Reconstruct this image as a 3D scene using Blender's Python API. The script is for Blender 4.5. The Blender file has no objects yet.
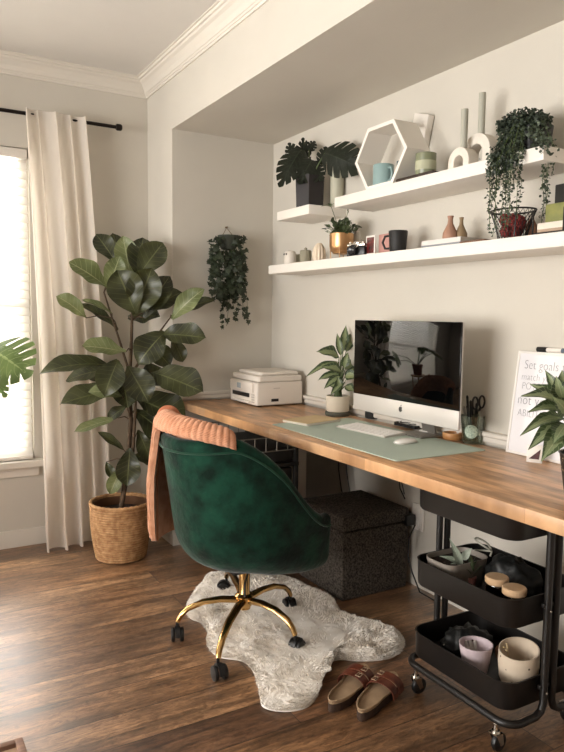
import bpy, bmesh, math, random
from mathutils import Vector, Matrix, noise
R = random.Random(7)
PI = math.pi
COL = bpy.context.scene.collection
sc = bpy.context.scene

# ------------------------------------------------------------------ camera
F = 680.0
def _basis(yaw, p, r):
    f = Vector((-math.cos(yaw)*math.cos(p), math.sin(yaw)*math.cos(p), -math.sin(p)))
    rt = f.cross(Vector((0, 0, 1))).normalized(); up = rt.cross(f)
    c, s = math.cos(r), math.sin(r)
    return c*rt+s*up, -s*rt+c*up, f
RT, UP, FW = _basis(0.526, 0.089, 0.012)
CAM = Vector((3.252, -1.819, 1.2))
def ray(px, py): return RT*((px-282)/F) + UP*(-(py-376)/F) + FW
def _on(i, px, py, v):
    d = ray(px, py); return CAM + d*((v-CAM[i])/d[i])
def PX(px, py, v): return _on(0, px, py, v)      # point of the plane x = v
def PY(px, py, v): return _on(1, px, py, v)
def PZ(px, py, v): return _on(2, px, py, v)
def PD(px, py, d): return CAM + ray(px, py)*d    # point at depth d
cam = bpy.data.cameras.new('camera'); co = bpy.data.objects.new('camera', cam); COL.objects.link(co)
cam.sensor_fit = 'HORIZONTAL'; cam.sensor_width = 36; cam.lens = F/564*36
m = Matrix((RT, UP, -FW)).transposed().to_4x4(); m.translation = CAM
co.matrix_world = m; cam.clip_start = .02; sc.camera = co

# ------------------------------------------------------------------ mesh helper
class MB:
    def __init__(s): s.v = []; s.f = []; s.uv = {}
    def add(s, vs, fs, uvs=None):
        o = len(s.v); s.v += [Vector(a) for a in vs]
        for f in fs: s.f.append([i+o for i in f])
        if uvs:
            for i, u in enumerate(uvs): s.uv[i+o] = u
        return s
    def bmadd(s, bm, M=None):
        bm.verts.ensure_lookup_table()
        for i, v in enumerate(bm.verts): v.index = i
        s.add([(M @ v.co if M else v.co.copy()) for v in bm.verts], [[v.index for v in f.verts] for f in bm.faces]); bm.free(); return s
    def box(s, c, d, bev=0, M=None, rz=0, seg=2):
        bm = bmesh.new(); bmesh.ops.create_cube(bm, size=1)
        for v in bm.verts: v.co = Vector((v.co.x*d[0], v.co.y*d[1], v.co.z*d[2]))
        if bev: bmesh.ops.bevel(bm, geom=list(bm.edges), offset=bev, segments=seg, profile=.5, affect='EDGES')
        T = Matrix.Translation(c) @ Matrix.Rotation(rz, 4, 'Z')
        if M: T = M @ T
        return s.bmadd(bm, T)
    def bx(s, x0, x1, y0, y1, z0, z1, bev=0):
        return s.box(((x0+x1)/2, (y0+y1)/2, (z0+z1)/2), (abs(x1-x0), abs(y1-y0), abs(z1-z0)), bev)
    def lathe(s, prof, c=(0, 0, 0), n=32, M=None, cap=True, fn=None):
        vs = []; fs = []; c = Vector(c)
        for r, z in prof:
            for k in range(n):
                a = 2*PI*k/n; p = Vector((r*math.cos(a), r*math.sin(a), z))
                if fn: p = fn(p, a, z)
                vs.append((M @ p if M else p)+c)
        for j in range(len(prof)-1):
            for k in range(n):
                a = j*n+k; b = j*n+(k+1) % n; fs.append([a, b, b+n, a+n])
        if cap:
            if prof[0][0] > 1e-5: fs.append(list(range(n))[::-1])
            if prof[-1][0] > 1e-5: fs.append([(len(prof)-1)*n+k for k in range(n)])
        return s.add(vs, fs)
    def loft(s, secs, cap=(True, True)):
        n = len(secs[0]); vs = [p for q in secs for p in q]; fs = []
        for j in range(len(secs)-1):
            for k in range(n):
                a = j*n+k; b = j*n+(k+1) % n; fs.append([a, b, b+n, a+n])
        if cap[0]: fs.append(list(range(n))[::-1])
        if cap[1]: fs.append([(len(secs)-1)*n+k for k in range(n)])
        return s.add(vs, fs)
    def tube(s, pts, r, n=8, closed=False, cap=True):
        pts = [Vector(p) for p in pts]; L = len(pts)
        rr = r if isinstance(r, (list, tuple)) else [r]*L
        tg = []
        for i in range(L):
            if closed: t = pts[(i+1) % L]-pts[i-1]
            else: t = pts[min(i+1, L-1)]-pts[max(i-1, 0)]
            tg.append(t.normalized() if t.length > 1e-9 else Vector((0, 0, 1)))
        u = tg[0].orthogonal().normalized(); vs = []
        for i in range(L):
            u = (u-tg[i]*u.dot(tg[i]))
            u = u.normalized() if u.length > 1e-6 else tg[i].orthogonal().normalized()
            w = tg[i].cross(u)
            for k in range(n):
                a = 2*PI*k/n; vs.append(pts[i]+(u*math.cos(a)+w*math.sin(a))*rr[i])
        fs = []
        for j in range(L if closed else L-1):
            j2 = (j+1) % L
            for k in range(n): fs.append([j*n+k, j*n+(k+1) % n, j2*n+(k+1) % n, j2*n+k])
        if cap and not closed: fs.append(list(range(n))[::-1]); fs.append([(L-1)*n+k for k in range(n)])
        return s.add(vs, fs)
    def grid(s, fn, nu, nv, closeu=False, uv=False):
        vs = []; fs = []; uvs = []
        for j in range(nv+1):
            for i in range(nu if closeu else nu+1):
                vs.append(fn(i/nu, j/nv)); uvs.append((i/nu, j/nv))
        w = nu if closeu else nu+1
        for j in range(nv):
            for i in range(nu):
                i2 = (i+1) % w if closeu else i+1
                fs.append([j*w+i, j*w+i2, (j+1)*w+i2, (j+1)*w+i])
        return s.add(vs, fs, uvs if uv else None)
    def prism(s, poly, d, M=None, bev=0):
        """poly in the xy plane, extruded along z by d"""
        bm = bmesh.new(); vs = [bm.verts.new((p[0], p[1], 0)) for p in poly]
        f = bm.faces.new(vs); r = bmesh.ops.extrude_face_region(bm, geom=[f])
        for e in r['geom']:
            if isinstance(e, bmesh.types.BMVert): e.co.z += d
        bmesh.ops.recalc_face_normals(bm, faces=bm.faces)
        if bev: bmesh.ops.bevel(bm, geom=list(bm.edges), offset=bev, segments=2, profile=.5, affect='EDGES')
        return s.bmadd(bm, M)
    def build(s, name, m, parent=None, smooth=True, angle=40, root=None):
        """root: world point that is subtracted (the parent's place)"""
        me = bpy.data.meshes.new(name)
        off = Vector(root) if root is not None else Vector((0, 0, 0))
        me.from_pydata([v-off for v in s.v], [], s.f); me.validate()
        if s.uv:
            ul = me.uv_layers.new(name='UVMap')
            for l in me.loops:
                ul.data[l.index].uv = s.uv.get(l.vertex_index, (0, 0))
        bm = bmesh.new(); bm.from_mesh(me)
        if not s.uv: bmesh.ops.recalc_face_normals(bm, faces=bm.faces)
        bm.to_mesh(me); bm.free()
        if smooth:
            for p in me.polygons: p.use_smooth = True
            try: me.set_sharp_from_angle(angle=math.radians(angle))
            except Exception: pass
        me.materials.append(m)
        o = bpy.data.objects.new(name, me); COL.objects.link(o)
        if parent is not None: o.parent = parent
        elif root is not None: o.location = off
        return o

def tag(o, label=None, cat=None, group=None, kind=None):
    if label: o['label'] = label
    if cat: o['category'] = cat
    if group: o['group'] = group
    if kind: o['kind'] = kind
    return o
def thing(name, loc, label, cat, group=None, rz=0):
    o = bpy.data.objects.new(name, None); COL.objects.link(o); o.location = loc; o.rotation_euler.z = rz
    o.empty_display_size = .05
    return tag(o, label, cat, group)
def copy_tree(o, parent=None):
    c = o.copy(); COL.objects.link(c)
    if parent is not None: c.parent = parent
    for ch in list(o.children): copy_tree(ch, c)
    return c

# ------------------------------------------------------------------ materials
def srgb(c):
    if isinstance(c, str): c = [int(c[i:i+2], 16)/255 for i in (0, 2, 4)]
    return tuple(x/12.92 if x <= .04045 else ((x+.055)/1.055)**2.4 for x in c)+(1,)
MATS = {}
def mat(name, col, rough=.5, metal=0, var=0, scale=8, bump=0, bscale=60, sheen=0, trans=0, coat=0, spec=.5, emit=0, col2=None, stretch=None, sub=0):
    if name in MATS: return MATS[name]
    m = bpy.data.materials.new(name); m.use_nodes = True; nt = m.node_tree; b = nt.nodes['Principled BSDF']
    N = nt.nodes.new; Lk = nt.links.new
    c = srgb(col); b.inputs['Base Color'].default_value = c
    b.inputs['Roughness'].default_value = rough; b.inputs['Metallic'].default_value = metal
    b.inputs['Specular IOR Level'].default_value = spec
    if sheen: b.inputs['Sheen Weight'].default_value = sheen; b.inputs['Sheen Roughness'].default_value = .4
    if coat: b.inputs['Coat Weight'].default_value = coat
    if trans: b.inputs['Transmission Weight'].default_value = trans
    if emit: b.inputs['Emission Color'].default_value = c; b.inputs['Emission Strength'].default_value = emit
    tc = None
    if var or col2 or bump:
        tc = N('ShaderNodeTexCoord'); mp = N('ShaderNodeMapping'); Lk(tc.outputs['Object'], mp.inputs[0])
        if stretch: mp.inputs['Scale'].default_value = stretch
    if var or col2:
        nz = N('ShaderNodeTexNoise'); nz.inputs['Scale'].default_value = scale; nz.inputs['Detail'].default_value = 5
        Lk(mp.outputs[0], nz.inputs['Vector'])
        rp = N('ShaderNodeValToRGB'); Lk(nz.outputs['Fac'], rp.inputs[0])
        d = srgb(col2) if col2 else tuple(x*(1-var) for x in c[:3])+(1,)
        u = c if col2 else tuple(min(1, x*(1+var)) for x in c[:3])+(1,)
        rp.color_ramp.elements[0].position = .35; rp.color_ramp.elements[0].color = d
        rp.color_ramp.elements[1].position = .65; rp.color_ramp.elements[1].color = u
        Lk(rp.outputs[0], b.inputs['Base Color'])
    if bump:
        n2 = N('ShaderNodeTexNoise'); n2.inputs['Scale'].default_value = bscale; n2.inputs['Detail'].default_value = 4
        Lk(mp.outputs[0], n2.inputs['Vector'])
        bp = N('ShaderNodeBump'); bp.inputs['Strength'].default_value = bump; bp.inputs['Distance'].default_value = .01
        Lk(n2.outputs['Fac'], bp.inputs['Height']); Lk(bp.outputs[0], b.inputs['Normal'])
    MATS[name] = m; return m

def leaf_mat(name, dark, light, vein, rough=.38, transl=.25, veins=9, margin=None):
    if name in MATS: return MATS[name]
    m = bpy.data.materials.new(name); m.use_nodes = True; nt = m.node_tree; b = nt.nodes['Principled BSDF']
    N = nt.nodes.new; Lk = nt.links.new
    uv = N('ShaderNodeUVMap'); sp = N('ShaderNodeSeparateXYZ'); Lk(uv.outputs[0], sp.inputs[0])
    def mth(op, a, bb=None):
        n = N('ShaderNodeMath'); n.operation = op
        for i, x in enumerate((a, bb)):
            if x is None: continue
            if isinstance(x, (int, float)): n.inputs[i].default_value = x
            else: Lk(x, n.inputs[i])
        return n.outputs[0]
    u = mth('ABSOLUTE', mth('SUBTRACT', sp.outputs[0], .5))      # 0 midrib .. .5 margin
    mid = mth('LESS_THAN', u, .022)
    st = mth('FRACT', mth('MULTIPLY', mth('SUBTRACT', sp.outputs[1], mth('MULTIPLY', u, .35)), veins))
    side = mth('LESS_THAN', mth('ABSOLUTE', mth('SUBTRACT', st, .5)), .045)
    vn = mth('MAXIMUM', mid, mth('MULTIPLY', side, .55))
    tc = N('ShaderNodeTexCoord'); nz = N('ShaderNodeTexNoise'); nz.inputs['Scale'].default_value = 9; Lk(tc.outputs['Object'], nz.inputs[0])
    rp = N('ShaderNodeValToRGB'); Lk(nz.outputs['Fac'], rp.inputs[0])
    rp.color_ramp.elements[0].position = .38; rp.color_ramp.elements[0].color = srgb(dark)
    rp.color_ramp.elements[1].position = .62; rp.color_ramp.elements[1].color = srgb(light)
    src = rp.outputs[0]
    if margin:
        mx0 = N('ShaderNodeMix'); mx0.data_type = 'RGBA'
        n3 = N('ShaderNodeTexNoise'); n3.inputs['Scale'].default_value = 60; Lk(tc.outputs['Object'], n3.inputs[0])
        ins = mth('LESS_THAN', mth('ADD', u, mth('MULTIPLY', n3.outputs['Fac'], .35)), .42)
        Lk(ins, mx0.inputs[0]); Lk(src, mx0.inputs[6]); mx0.inputs[7].default_value = srgb(margin); src = mx0.outputs[2]
    mx = N('ShaderNodeMix'); mx.data_type = 'RGBA'; Lk(vn, mx.inputs[0]); Lk(src, mx.inputs[6]); mx.inputs[7].default_value = srgb(vein)
    Lk(mx.outputs[2], b.inputs['Base Color']); b.inputs['Roughness'].default_value = rough
    bp = N('ShaderNodeBump'); bp.inputs['Strength'].default_value = .35; bp.inputs['Distance'].default_value = .004; Lk(vn, bp.inputs['Height']); bp.invert = True
    Lk(bp.outputs[0], b.inputs['Normal'])
    tr = N('ShaderNodeBsdfTranslucent'); ms = N('ShaderNodeMixShader'); ms.inputs[0].default_value = transl
    Lk(mx.outputs[2], tr.inputs[0]); Lk(b.outputs[0], ms.inputs[1]); Lk(tr.outputs[0], ms.inputs[2])
    Lk(ms.outputs[0], nt.nodes['Material Output'].inputs[0])
    MATS[name] = m; return m

def glass_mat(name, tint='ffffff', k=.12):
    if name in MATS: return MATS[name]
    m = bpy.data.materials.new(name); m.use_nodes = True; nt = m.node_tree
    for n in list(nt.nodes): nt.nodes.remove(n)
    N = nt.nodes.new; Lk = nt.links.new
    o = N('ShaderNodeOutputMaterial'); t = N('ShaderNodeBsdfTransparent'); g = N('ShaderNodeBsdfGlossy'); x = N('ShaderNodeMixShader')
    t.inputs[0].default_value = srgb(tint); g.inputs['Roughness'].default_value = .03
    lw = N('ShaderNodeLayerWeight'); lw.inputs[0].default_value = .35
    mm = N('ShaderNodeMath'); mm.operation = 'MULTIPLY_ADD'; Lk(lw.outputs['Fresnel'], mm.inputs[0]); mm.inputs[1].default_value = .6; mm.inputs[2].default_value = k*.3
    Lk(mm.outputs[0], x.inputs[0]); Lk(t.outputs[0], x.inputs[1]); Lk(g.outputs[0], x.inputs[2]); Lk(x.outputs[0], o.inputs[0])
    MATS[name] = m; return m

def cloth_trans(name, col, k=.5, bump=.2, bscale=300):
    m = mat(name, col, .9, bump=bump, bscale=bscale, spec=.1); nt = m.node_tree; b = nt.nodes['Principled BSDF']
    tr = nt.nodes.new('ShaderNodeBsdfTranslucent'); tr.inputs[0].default_value = srgb(col)
    ms = nt.nodes.new('ShaderNodeMixShader'); ms.inputs[0].default_value = k
    nt.links.new(b.outputs[0], ms.inputs[1]); nt.links.new(tr.outputs[0], ms.inputs[2]); nt.links.new(ms.outputs[0], nt.nodes['Material Output'].inputs[0])
    return m

def plank_mat(name, cols, bw, bh, seed, rough, gap, axis_swap, grain=1.0, streak='2e1c10', gapdark='1c110a', spec=.5, coat=0):
    """planks / laminated staves; x of the brick texture runs along the boards"""
    m = bpy.data.materials.new(name); m.use_nodes = True; nt = m.node_tree; b = nt.nodes['Principled BSDF']
    N = nt.nodes.new; Lk = nt.links.new
    tc = N('ShaderNodeTexCoord'); mp = N('ShaderNodeMapping'); Lk(tc.outputs['Object'], mp.inputs[0])
    if axis_swap: mp.inputs['Rotation'].default_value = (0, 0, PI/2)
    mp.inputs['Location'].default_value = (seed, seed*.37, 0)
    br = N('ShaderNodeTexBrick'); Lk(mp.outputs[0], br.inputs['Vector'])
    br.offset = .37; br.offset_frequency = 2
    br.inputs['Scale'].default_value = 1; br.inputs['Brick Width'].default_value = bw; br.inputs['Row Height'].default_value = bh
    br.inputs['Mortar Size'].default_value = gap; br.inputs['Bias'].default_value = 0
    br.inputs['Color1'].default_value = (0, 0, 0, 1); br.inputs['Color2'].default_value = (1, 1, 1, 1); br.inputs['Mortar'].default_value = (.5, .5, .5, 1)
    rp = N('ShaderNodeValToRGB'); Lk(br.outputs['Color'], rp.inputs[0])
    e = rp.color_ramp.elements
    e[0].color = srgb(cols[0]); e[1].color = srgb(cols[-1])
    for i, c in enumerate(cols[1:-1]): e.new((i+1)/(len(cols)-1)).color = srgb(c)
    # grain stretched along the board, shifted for every board
    sx = N('ShaderNodeVectorMath'); sx.operation = 'MULTIPLY_ADD'; Lk(br.outputs['Color'], sx.inputs[0]); sx.inputs[1].default_value = (7, 13, 5); Lk(mp.outputs[0], sx.inputs[2])
    m2 = N('ShaderNodeMapping'); m2.inputs['Scale'].default_value = (1.6*grain, 22*grain, 1); Lk(sx.outputs[0], m2.inputs[0])
    n1 = N('ShaderNodeTexNoise'); n1.inputs['Scale'].default_value = 1.6; n1.inputs['Detail'].default_value = 9; n1.inputs['Roughness'].default_value = .68; n1.inputs['Distortion'].default_value = .7; Lk(m2.outputs[0], n1.inputs['Vector'])
    r2 = N('ShaderNodeValToRGB'); Lk(n1.outputs['Fac'], r2.inputs[0]); r2.color_ramp.elements[0].position = .34; r2.color_ramp.elements[1].position = .62
    mx = N('ShaderNodeMix'); mx.data_type = 'RGBA'; mx.blend_type = 'MIX'
    inv = N('ShaderNodeMath'); inv.operation = 'MULTIPLY_ADD'; Lk(r2.outputs[0], inv.inputs[0]); inv.inputs[1].default_value = -.75; inv.inputs[2].default_value = .75
    Lk(inv.outputs[0], mx.inputs[0]); Lk(rp.outputs[0], mx.inputs[6]); mx.inputs[7].default_value = srgb(streak)
    # broad patches
    m3 = N('ShaderNodeMapping'); m3.inputs['Scale'].default_value = (2.2*grain, 7*grain, 1); Lk(sx.outputs[0], m3.inputs[0])
    n2 = N('ShaderNodeTexNoise'); n2.inputs['Scale'].default_value = 1.5; n2.inputs['Detail'].default_value = 4; Lk(m3.outputs[0], n2.inputs['Vector'])
    r3 = N('ShaderNodeValToRGB'); Lk(n2.outputs['Fac'], r3.inputs[0]); r3.color_ramp.elements[0].position = .35; r3.color_ramp.elements[0].color = (.55, .52, .5, 1); r3.color_ramp.elements[1].position = .65; r3.color_ramp.elements[1].color = (1.25, 1.25, 1.25, 1)
    mx2 = N('ShaderNodeMix'); mx2.data_type = 'RGBA'; mx2.blend_type = 'MULTIPLY'; mx2.inputs[0].default_value = 1; Lk(mx.outputs[2], mx2.inputs[6]); Lk(r3.outputs[0], mx2.inputs[7])
    mx3 = N('ShaderNodeMix'); mx3.data_type = 'RGBA'; Lk(br.outputs['Fac'], mx3.inputs[0]); Lk(mx2.outputs[2], mx3.inputs[6]); mx3.inputs[7].default_value = srgb(gapdark)
    Lk(mx3.outputs[2], b.inputs['Base Color'])
    rr = N('ShaderNodeMath'); rr.operation = 'MULTIPLY_ADD'; Lk(n1.outputs['Fac'], rr.inputs[0]); rr.inputs[1].default_value = .25; rr.inputs[2].default_value = rough-.12
    Lk(rr.outputs[0], b.inputs['Roughness']); b.inputs['Specular IOR Level'].default_value = spec
    bp = N('ShaderNodeBump'); bp.inputs['Strength'].default_value = .25; bp.inputs['Distance'].default_value = .003; Lk(n1.outputs['Fac'], bp.inputs['Height']); Lk(bp.outputs[0], b.inputs['Normal'])
    if coat:   # worn, hand scraped boards with a satin lacquer
        b.inputs['Coat Weight'].default_value = coat; b.inputs['Coat Roughness'].default_value = .36
        m4 = N('ShaderNodeMapping'); m4.inputs['Scale'].default_value = (5, 16, 1); Lk(sx.outputs[0], m4.inputs[0])
        n4 = N('ShaderNodeTexNoise'); n4.inputs['Scale'].default_value = 3.2; n4.inputs['Detail'].default_value = 10; n4.inputs['Roughness'].default_value = .78; n4.inputs['Distortion'].default_value = 1.6; Lk(m4.outputs[0], n4.inputs['Vector'])
        r4 = N('ShaderNodeValToRGB'); Lk(n4.outputs['Fac'], r4.inputs[0]); r4.color_ramp.elements[0].position = .40; r4.color_ramp.elements[0].color = (.42, .36, .32, 1); r4.color_ramp.elements[1].position = .56; r4.color_ramp.elements[1].color = (1.12, 1.12, 1.12, 1)
        mx4 = N('ShaderNodeMix'); mx4.data_type = 'RGBA'; mx4.blend_type = 'MULTIPLY'; mx4.inputs[0].default_value = .9; Lk(mx2.outputs[2], mx4.inputs[6]); Lk(r4.outputs[0], mx4.inputs[7]); Lk(mx4.outputs[2], mx3.inputs[6])
    return m

M_wall = mat('wall_paint', 'c9c3b8', .85, var=.02, scale=3, bump=.05, bscale=120, spec=.2)
M_ceil = mat('ceiling_paint', 'dcd8d2', .9, var=.01, bump=.04, bscale=90, spec=.1)
M_trim = mat('trim_paint', 'd9d2c7', .45, spec=.4)
M_floor = plank_mat('floor_planks', ['6b4a33', 'b08660', '86603f', 'c29b74', '9c6f4c'], 1.5, .15, 3.7, .40, .0014, True, streak='2c1d14', coat=.8)
M_desk = plank_mat('butcher_block', ['c09468', 'd2a87e', 'c79b70', 'dcb68e'], .62, .042, 1.3, .34, .0004, False, grain=1.6, streak='ab7a50', gapdark='9a6c46')
M_white = mat('white_lacquer', 'e6e0d8', .45, spec=.4)
M_shelf = mat('white_shelf', 'e9e3da', .5, spec=.3)
M_black = mat('black_metal', '1d1a18', .42, spec=.5)
M_blk = mat('black_plastic', '141313', .4)
M_chrome = mat('chrome', 'c8c2b8', .2, 1)
M_gold = mat('brass', 'c9a26a', .2, 1, var=.08, scale=14)
M_green = mat('green_velvet', '0c3023', .8, sheen=.25, var=.6, scale=13, bump=.3, bscale=45, spec=.15)  # strong tone mottling paints the velvet's highlights into its colour
M_green2 = mat('green_velvet_piping', '123d2b', .7, sheen=.3, var=.15, scale=20, spec=.2)
M_soil = mat('soil', '2a1c14', .95, var=.4, scale=80, bump=1, bscale=120)

# ------------------------------------------------------------------ room shell
CZ = 2.428; XW = -.366; YF = -.573; SZ = 2.107; YB = .19; XR = 4.4; YR = -3.7
wy0, wy1, wz0, wz1 = -2.95, -1.185, .45, 2.005
def struct(name, b, m, parent=None, smooth=False):
    o = b.build(name, m, parent, smooth=smooth)
    if parent is None: o['kind'] = 'structure'
    return o
struct('floor', MB().bx(XW-.12, XR+.12, YR-.12, YB+.12, -.08, 0), M_floor)
struct('ceiling', MB().bx(XW-.12, XR+.12, YR-.12, YF+.02, CZ, CZ+.08), M_ceil)
b = MB(); t = XW-.12
b.bx(t, XW, YR-.12, wy0, 0, CZ).bx(t, XW, wy1, YB+.12, 0, CZ).bx(t, XW, wy0, wy1, 0, wz0).bx(t, XW, wy0, wy1, wz1, CZ)
struct('wall_left', b, M_wall)
struct('wall_column', MB().bx(XW, 0, YF, YB+.12, 0, CZ), M_wall)
struct('wall_soffit', MB().bx(0, XR+.12, YF, YB+.12, SZ, CZ), M_wall)
struct('wall_back', MB().bx(0, XR+.12, 0, YB+.12, .70, SZ).bx(0, XR+.12, YB, YB+.12, 0, .70), M_wall)
struct('wall_right', MB().bx(XR, XR+.12, YR-.12, 0, 0, SZ).bx(XR, XR+.12, YR-.12, YF, SZ, CZ), M_wall)
vx0, vx1, vz0, vz1 = .6, 3.0, .5, 2.1
b = MB(); b.bx(XW-.12, vx0, YR-.12, YR, 0, CZ).bx(vx1, XR+.12, YR-.12, YR, 0, CZ).bx(vx0, vx1, YR-.12, YR, 0, vz0).bx(vx0, vx1, YR-.12, YR, vz1, CZ)
struct('wall_front', b, M_wall)
# crown moulding: profile (distance from the wall, height below the ceiling)
prof = [(0, .085), (.008, .085), (.011, .077), (.015, .076), (.018, .069), (.022, .067), (.03, .048), (.044, .030), (.056, .022), (.06, .015), (.068, .013), (.072, .005), (.08, .004), (.08, 0), (0, 0)]
b = MB()
pth = [((XW, YR), (1, 1)), ((XW, YF), (1, -1)), ((XR, YF), (-1, -1))]
secs = []
for (x, y), (dx, dy) in pth: secs.append([Vector((x+dx*d, y+dy*d, CZ-h)) for d, h in prof])
b.loft(secs)
struct('trim_1', b, M_trim)
# chair rail around the column, the alcove side and the alcove back
rp_ = [(0, .764), (.012, .764), (.015, .769), (.015, .783), (.024, .788), (.026, .799), (.022, .803), (0, .803)]
pth = [((XW, YF), (0, -1)), ((0, YF), (1, -1)), ((0, 0), (1, -1)), ((XR, 0), (0, -1))]
b = MB(); b.loft([[Vector((x+dx*d, y+dy*d, h)) for d, h in rp_] for (x, y), (dx, dy) in pth])
struct('trim_2', b, M_trim)
struct('baseboard_left', MB().bx(XW, XW+.012, YR, YF, 0, .09, .003), M_trim)
# outlet on the wall under the desk
op = PY(419, 517, YB)
t = thing('wall_outlet', (op.x, YB, op.z), 'white double wall outlet under the desk behind the cart', 'outlet')
MB().box((0, -.004, 0), (.075, .008, .118), .003).build('cover_plate', M_white, t)
for dz in (.028, -.028):
    MB().box((0, -.0095, dz), (.034, .003, .03), .001).build('socket', M_white, t)
t = thing('plug_adapter', (op.x-.02, YB-.011, op.z-.032), 'black plug adapter pushed into the outlet under the desk', 'plug')
MB().box((-.015, -.028, 0.02), (.06, .05, .05), .006).build('adapter_body', M_blk, t)
MB().box((-.05, -.03, -.0), (.05, .04, .035), .005).build('plug', M_blk, t)

# windows
M_glass = glass_mat('window_glass')
def window(name, ax, a0, a1, z0, z1, pos, out):
    """ax 'x': the window lies in the plane x = pos"""
    def bb(b, u0, u1, w0, w1, d0, d1, bev=.003):
        if ax == 'x': b.bx(pos+out*d0, pos+out*d1, u0, u1, w0, w1, bev)
        else: b.bx(u0, u1, pos+out*d0, pos+out*d1, w0, w1, bev)
    b = MB(); e = .05
    bb(b, a0, a0+e, z0, z1, .03, .09); bb(b, a1-e, a1, z0, z1, .03, .09); bb(b, a0+e, a1-e, z0, z0+e, .03, .09); bb(b, a0+e, a1-e, z1-e, z1, .03, .09)
    bb(b, a0+e, a1-e, (z0+z1)/2-.02, (z0+z1)/2+.02, .04, .08)
    f = struct(name, b, M_trim)
    g = MB(); bb(g, a0+e, a1-e, z0+e, z1-e, .058, .062, 0); struct('window_glass', g, M_glass, f)
    s = MB(); bb(s, a0-.04, a1+.04, z0-.035, z0, -.045, .1, .004); bb(s, a0-.02, a1+.02, z0-.085, z0-.035, -.014, 0, .003); struct('window_sill', s, M_trim, f)
    return f
window('window_1', 'x', wy0, wy1, wz0, wz1, XW, -1)
window('window_2', 'y', vx0, vx1, vz0, vz1, YR, -1)
# blinds
M_slat = cloth_trans('blind_slat', 'efece6', .38, bump=0)
def blinds(label, ax, a0, a1, z0, z1, pos, sgn, tilt):
    c = ((a0+a1)/2)
    loc = (pos, c, z0) if ax == 'x' else (c, pos, z0)
    t = thing('window_blind', loc, label, 'blind', rz=0 if ax == 'x' else PI/2)
    W = a1-a0; n = int((z1-z0-.06)/.042)
    b = MB()
    for i in range(n):
        z = .035+i*.042
        b.box((0, 0, 0), (.048, W, .0025), 0, M=Matrix.Translation((0, 0, z)) @ Matrix.Rotation(tilt*sgn, 4, 'Y'))
    o = b.build('slats', M_slat, t, smooth=False)
    MB().box((0, 0, z1-z0-.025), (.05, W, .045), .004).build('head_rail', M_white, t)
    MB().box((0, 0, .01), (.05, W, .018), .004).build('bottom_rail', M_white, t)
    for k in (-.38, -.12, .14, .4): MB().tube([(.027, W*k, .01), (.027, W*k, z1-z0-.03)], .0012, 6).build('ladder_cord', M_white, t)
    return t
blinds('white slatted blind lowered over the window beside the cream curtain', 'x', wy0+.01, wy1-.01, wz0+.004, wz1-.005, XW-.004, 1, math.radians(58))

# ------------------------------------------------------------------ lights
def area(name, loc, rot, sx, sy, e, col):
    l = bpy.data.lights.new(name, 'AREA'); l.shape = 'RECTANGLE'; l.size = sx; l.size_y = sy; l.energy = e; l.color = col
    o = bpy.data.objects.new(name, l); COL.objects.link(o); o.location = loc; o.rotation_euler = rot
    return o
area('daylight_left', (XW-.55, (wy0+wy1)/2, 1.45), (0, -PI/2-.18, 0), 2.2, 2.4, 620, (1, .98, .95))
area('daylight_front', (1.8, YR-.55, .95), (PI/2+.30, 0, 0), 2.6, 2.0, 390, (1, .965, .92))
w = bpy.data.worlds.new('world'); sc.world = w; w.use_nodes = True
bg = w.node_tree.nodes['Background']; bg.inputs[0].default_value = (.95, .97, 1, 1); bg.inputs[1].default_value = 1.6

# ------------------------------------------------------------------ leaves
def leaf(b, base, tip, width, nrm, prof='oval', droop=.12, fold=.25, wav=0, nv=10, nu=6, curl=0):
    base = Vector(base); tip = Vector(tip); ax = tip-base; L = ax.length
    if L < 1e-6: return
    d = ax/L; n = Vector(nrm); n = n-d*n.dot(d); n = n.normalized() if n.length > 1e-5 else d.orthogonal().normalized()
    s = d.cross(n)
    ph = R.random()*6
    def wf(v):
        if prof == 'oval': return math.sin(PI*v**.85)**.8 if 0 < v < 1 else 0
        if prof == 'fiddle':
            e = math.sin(PI*min(1, v*1.02)**1.35)**.6 if 0 < v < .98 else 0
            return max(e*(1-.0*v), .42*math.sin(PI*min(1, v*1.4+.05))**.7 if v < .62 else 0)
        if prof == 'lance': return (math.sin(PI*v**.75))**1.1 if 0 < v < 1 else 0
        if prof == 'heart': return (math.sin(PI*min(1, (v*.94+.06))**.62))**.9 if v < .999 else 0
    def fn(u, v):
        uu = (u-.5)*2; w = max(wf(v), .012)*width/2
        h = droop*L*(4*v*(1-v)) - curl*L*v*v
        z = h - fold*abs(uu)*w*.0 + fold*w*abs(uu)**1.5 + wav*width*.12*math.sin(v*13+ph+(2 if uu > 0 else 0))*abs(uu)
        return base+ax*v + s*uu*w + n*z
    b.grid(fn, nu, nv, uv=True)

def monstera_leaf(b, base, tip, width, nrm, slits=5, droop=.1, fold=.15, depth=.62):
    base = Vector(base); tip = Vector(tip); ax = tip-base; L = ax.length; d = ax/L
    n = Vector(nrm); n = (n-d*n.dot(d)).normalized(); s = d.cross(n)
    nv = 56
    for side in (-1, 1):
        sh = R.random()*.03
        def fn(u, v):
            e = math.sin(PI*min(1, v*.93+.07)**.72)**.75
            fr = ((v+sh)*(slits+.6)) % 1
            cut = 1
            if .12 < v < .93 and fr < .24: cut = 1-depth
            w = e*width/2*cut
            sw = .22*L*u*u*cut
            hp = .09*L*math.sin(u*PI)*(1 if v < .2 else 0)
            z = droop*L*4*v*(1-v) - fold*w*u - .1*L*v*v
            return base+ax*(v*.86) + d*(sw-.17*L*(u*(1-v)**3)) + s*side*u*w + n*z
        o = len(b.v)
        b.grid(fn, 4, nv, uv=True)
        for i in range(o, len(b.v)):
            uu, vv = b.uv[i]; b.uv[i] = (.5+side*uu*.5, vv)

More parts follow.
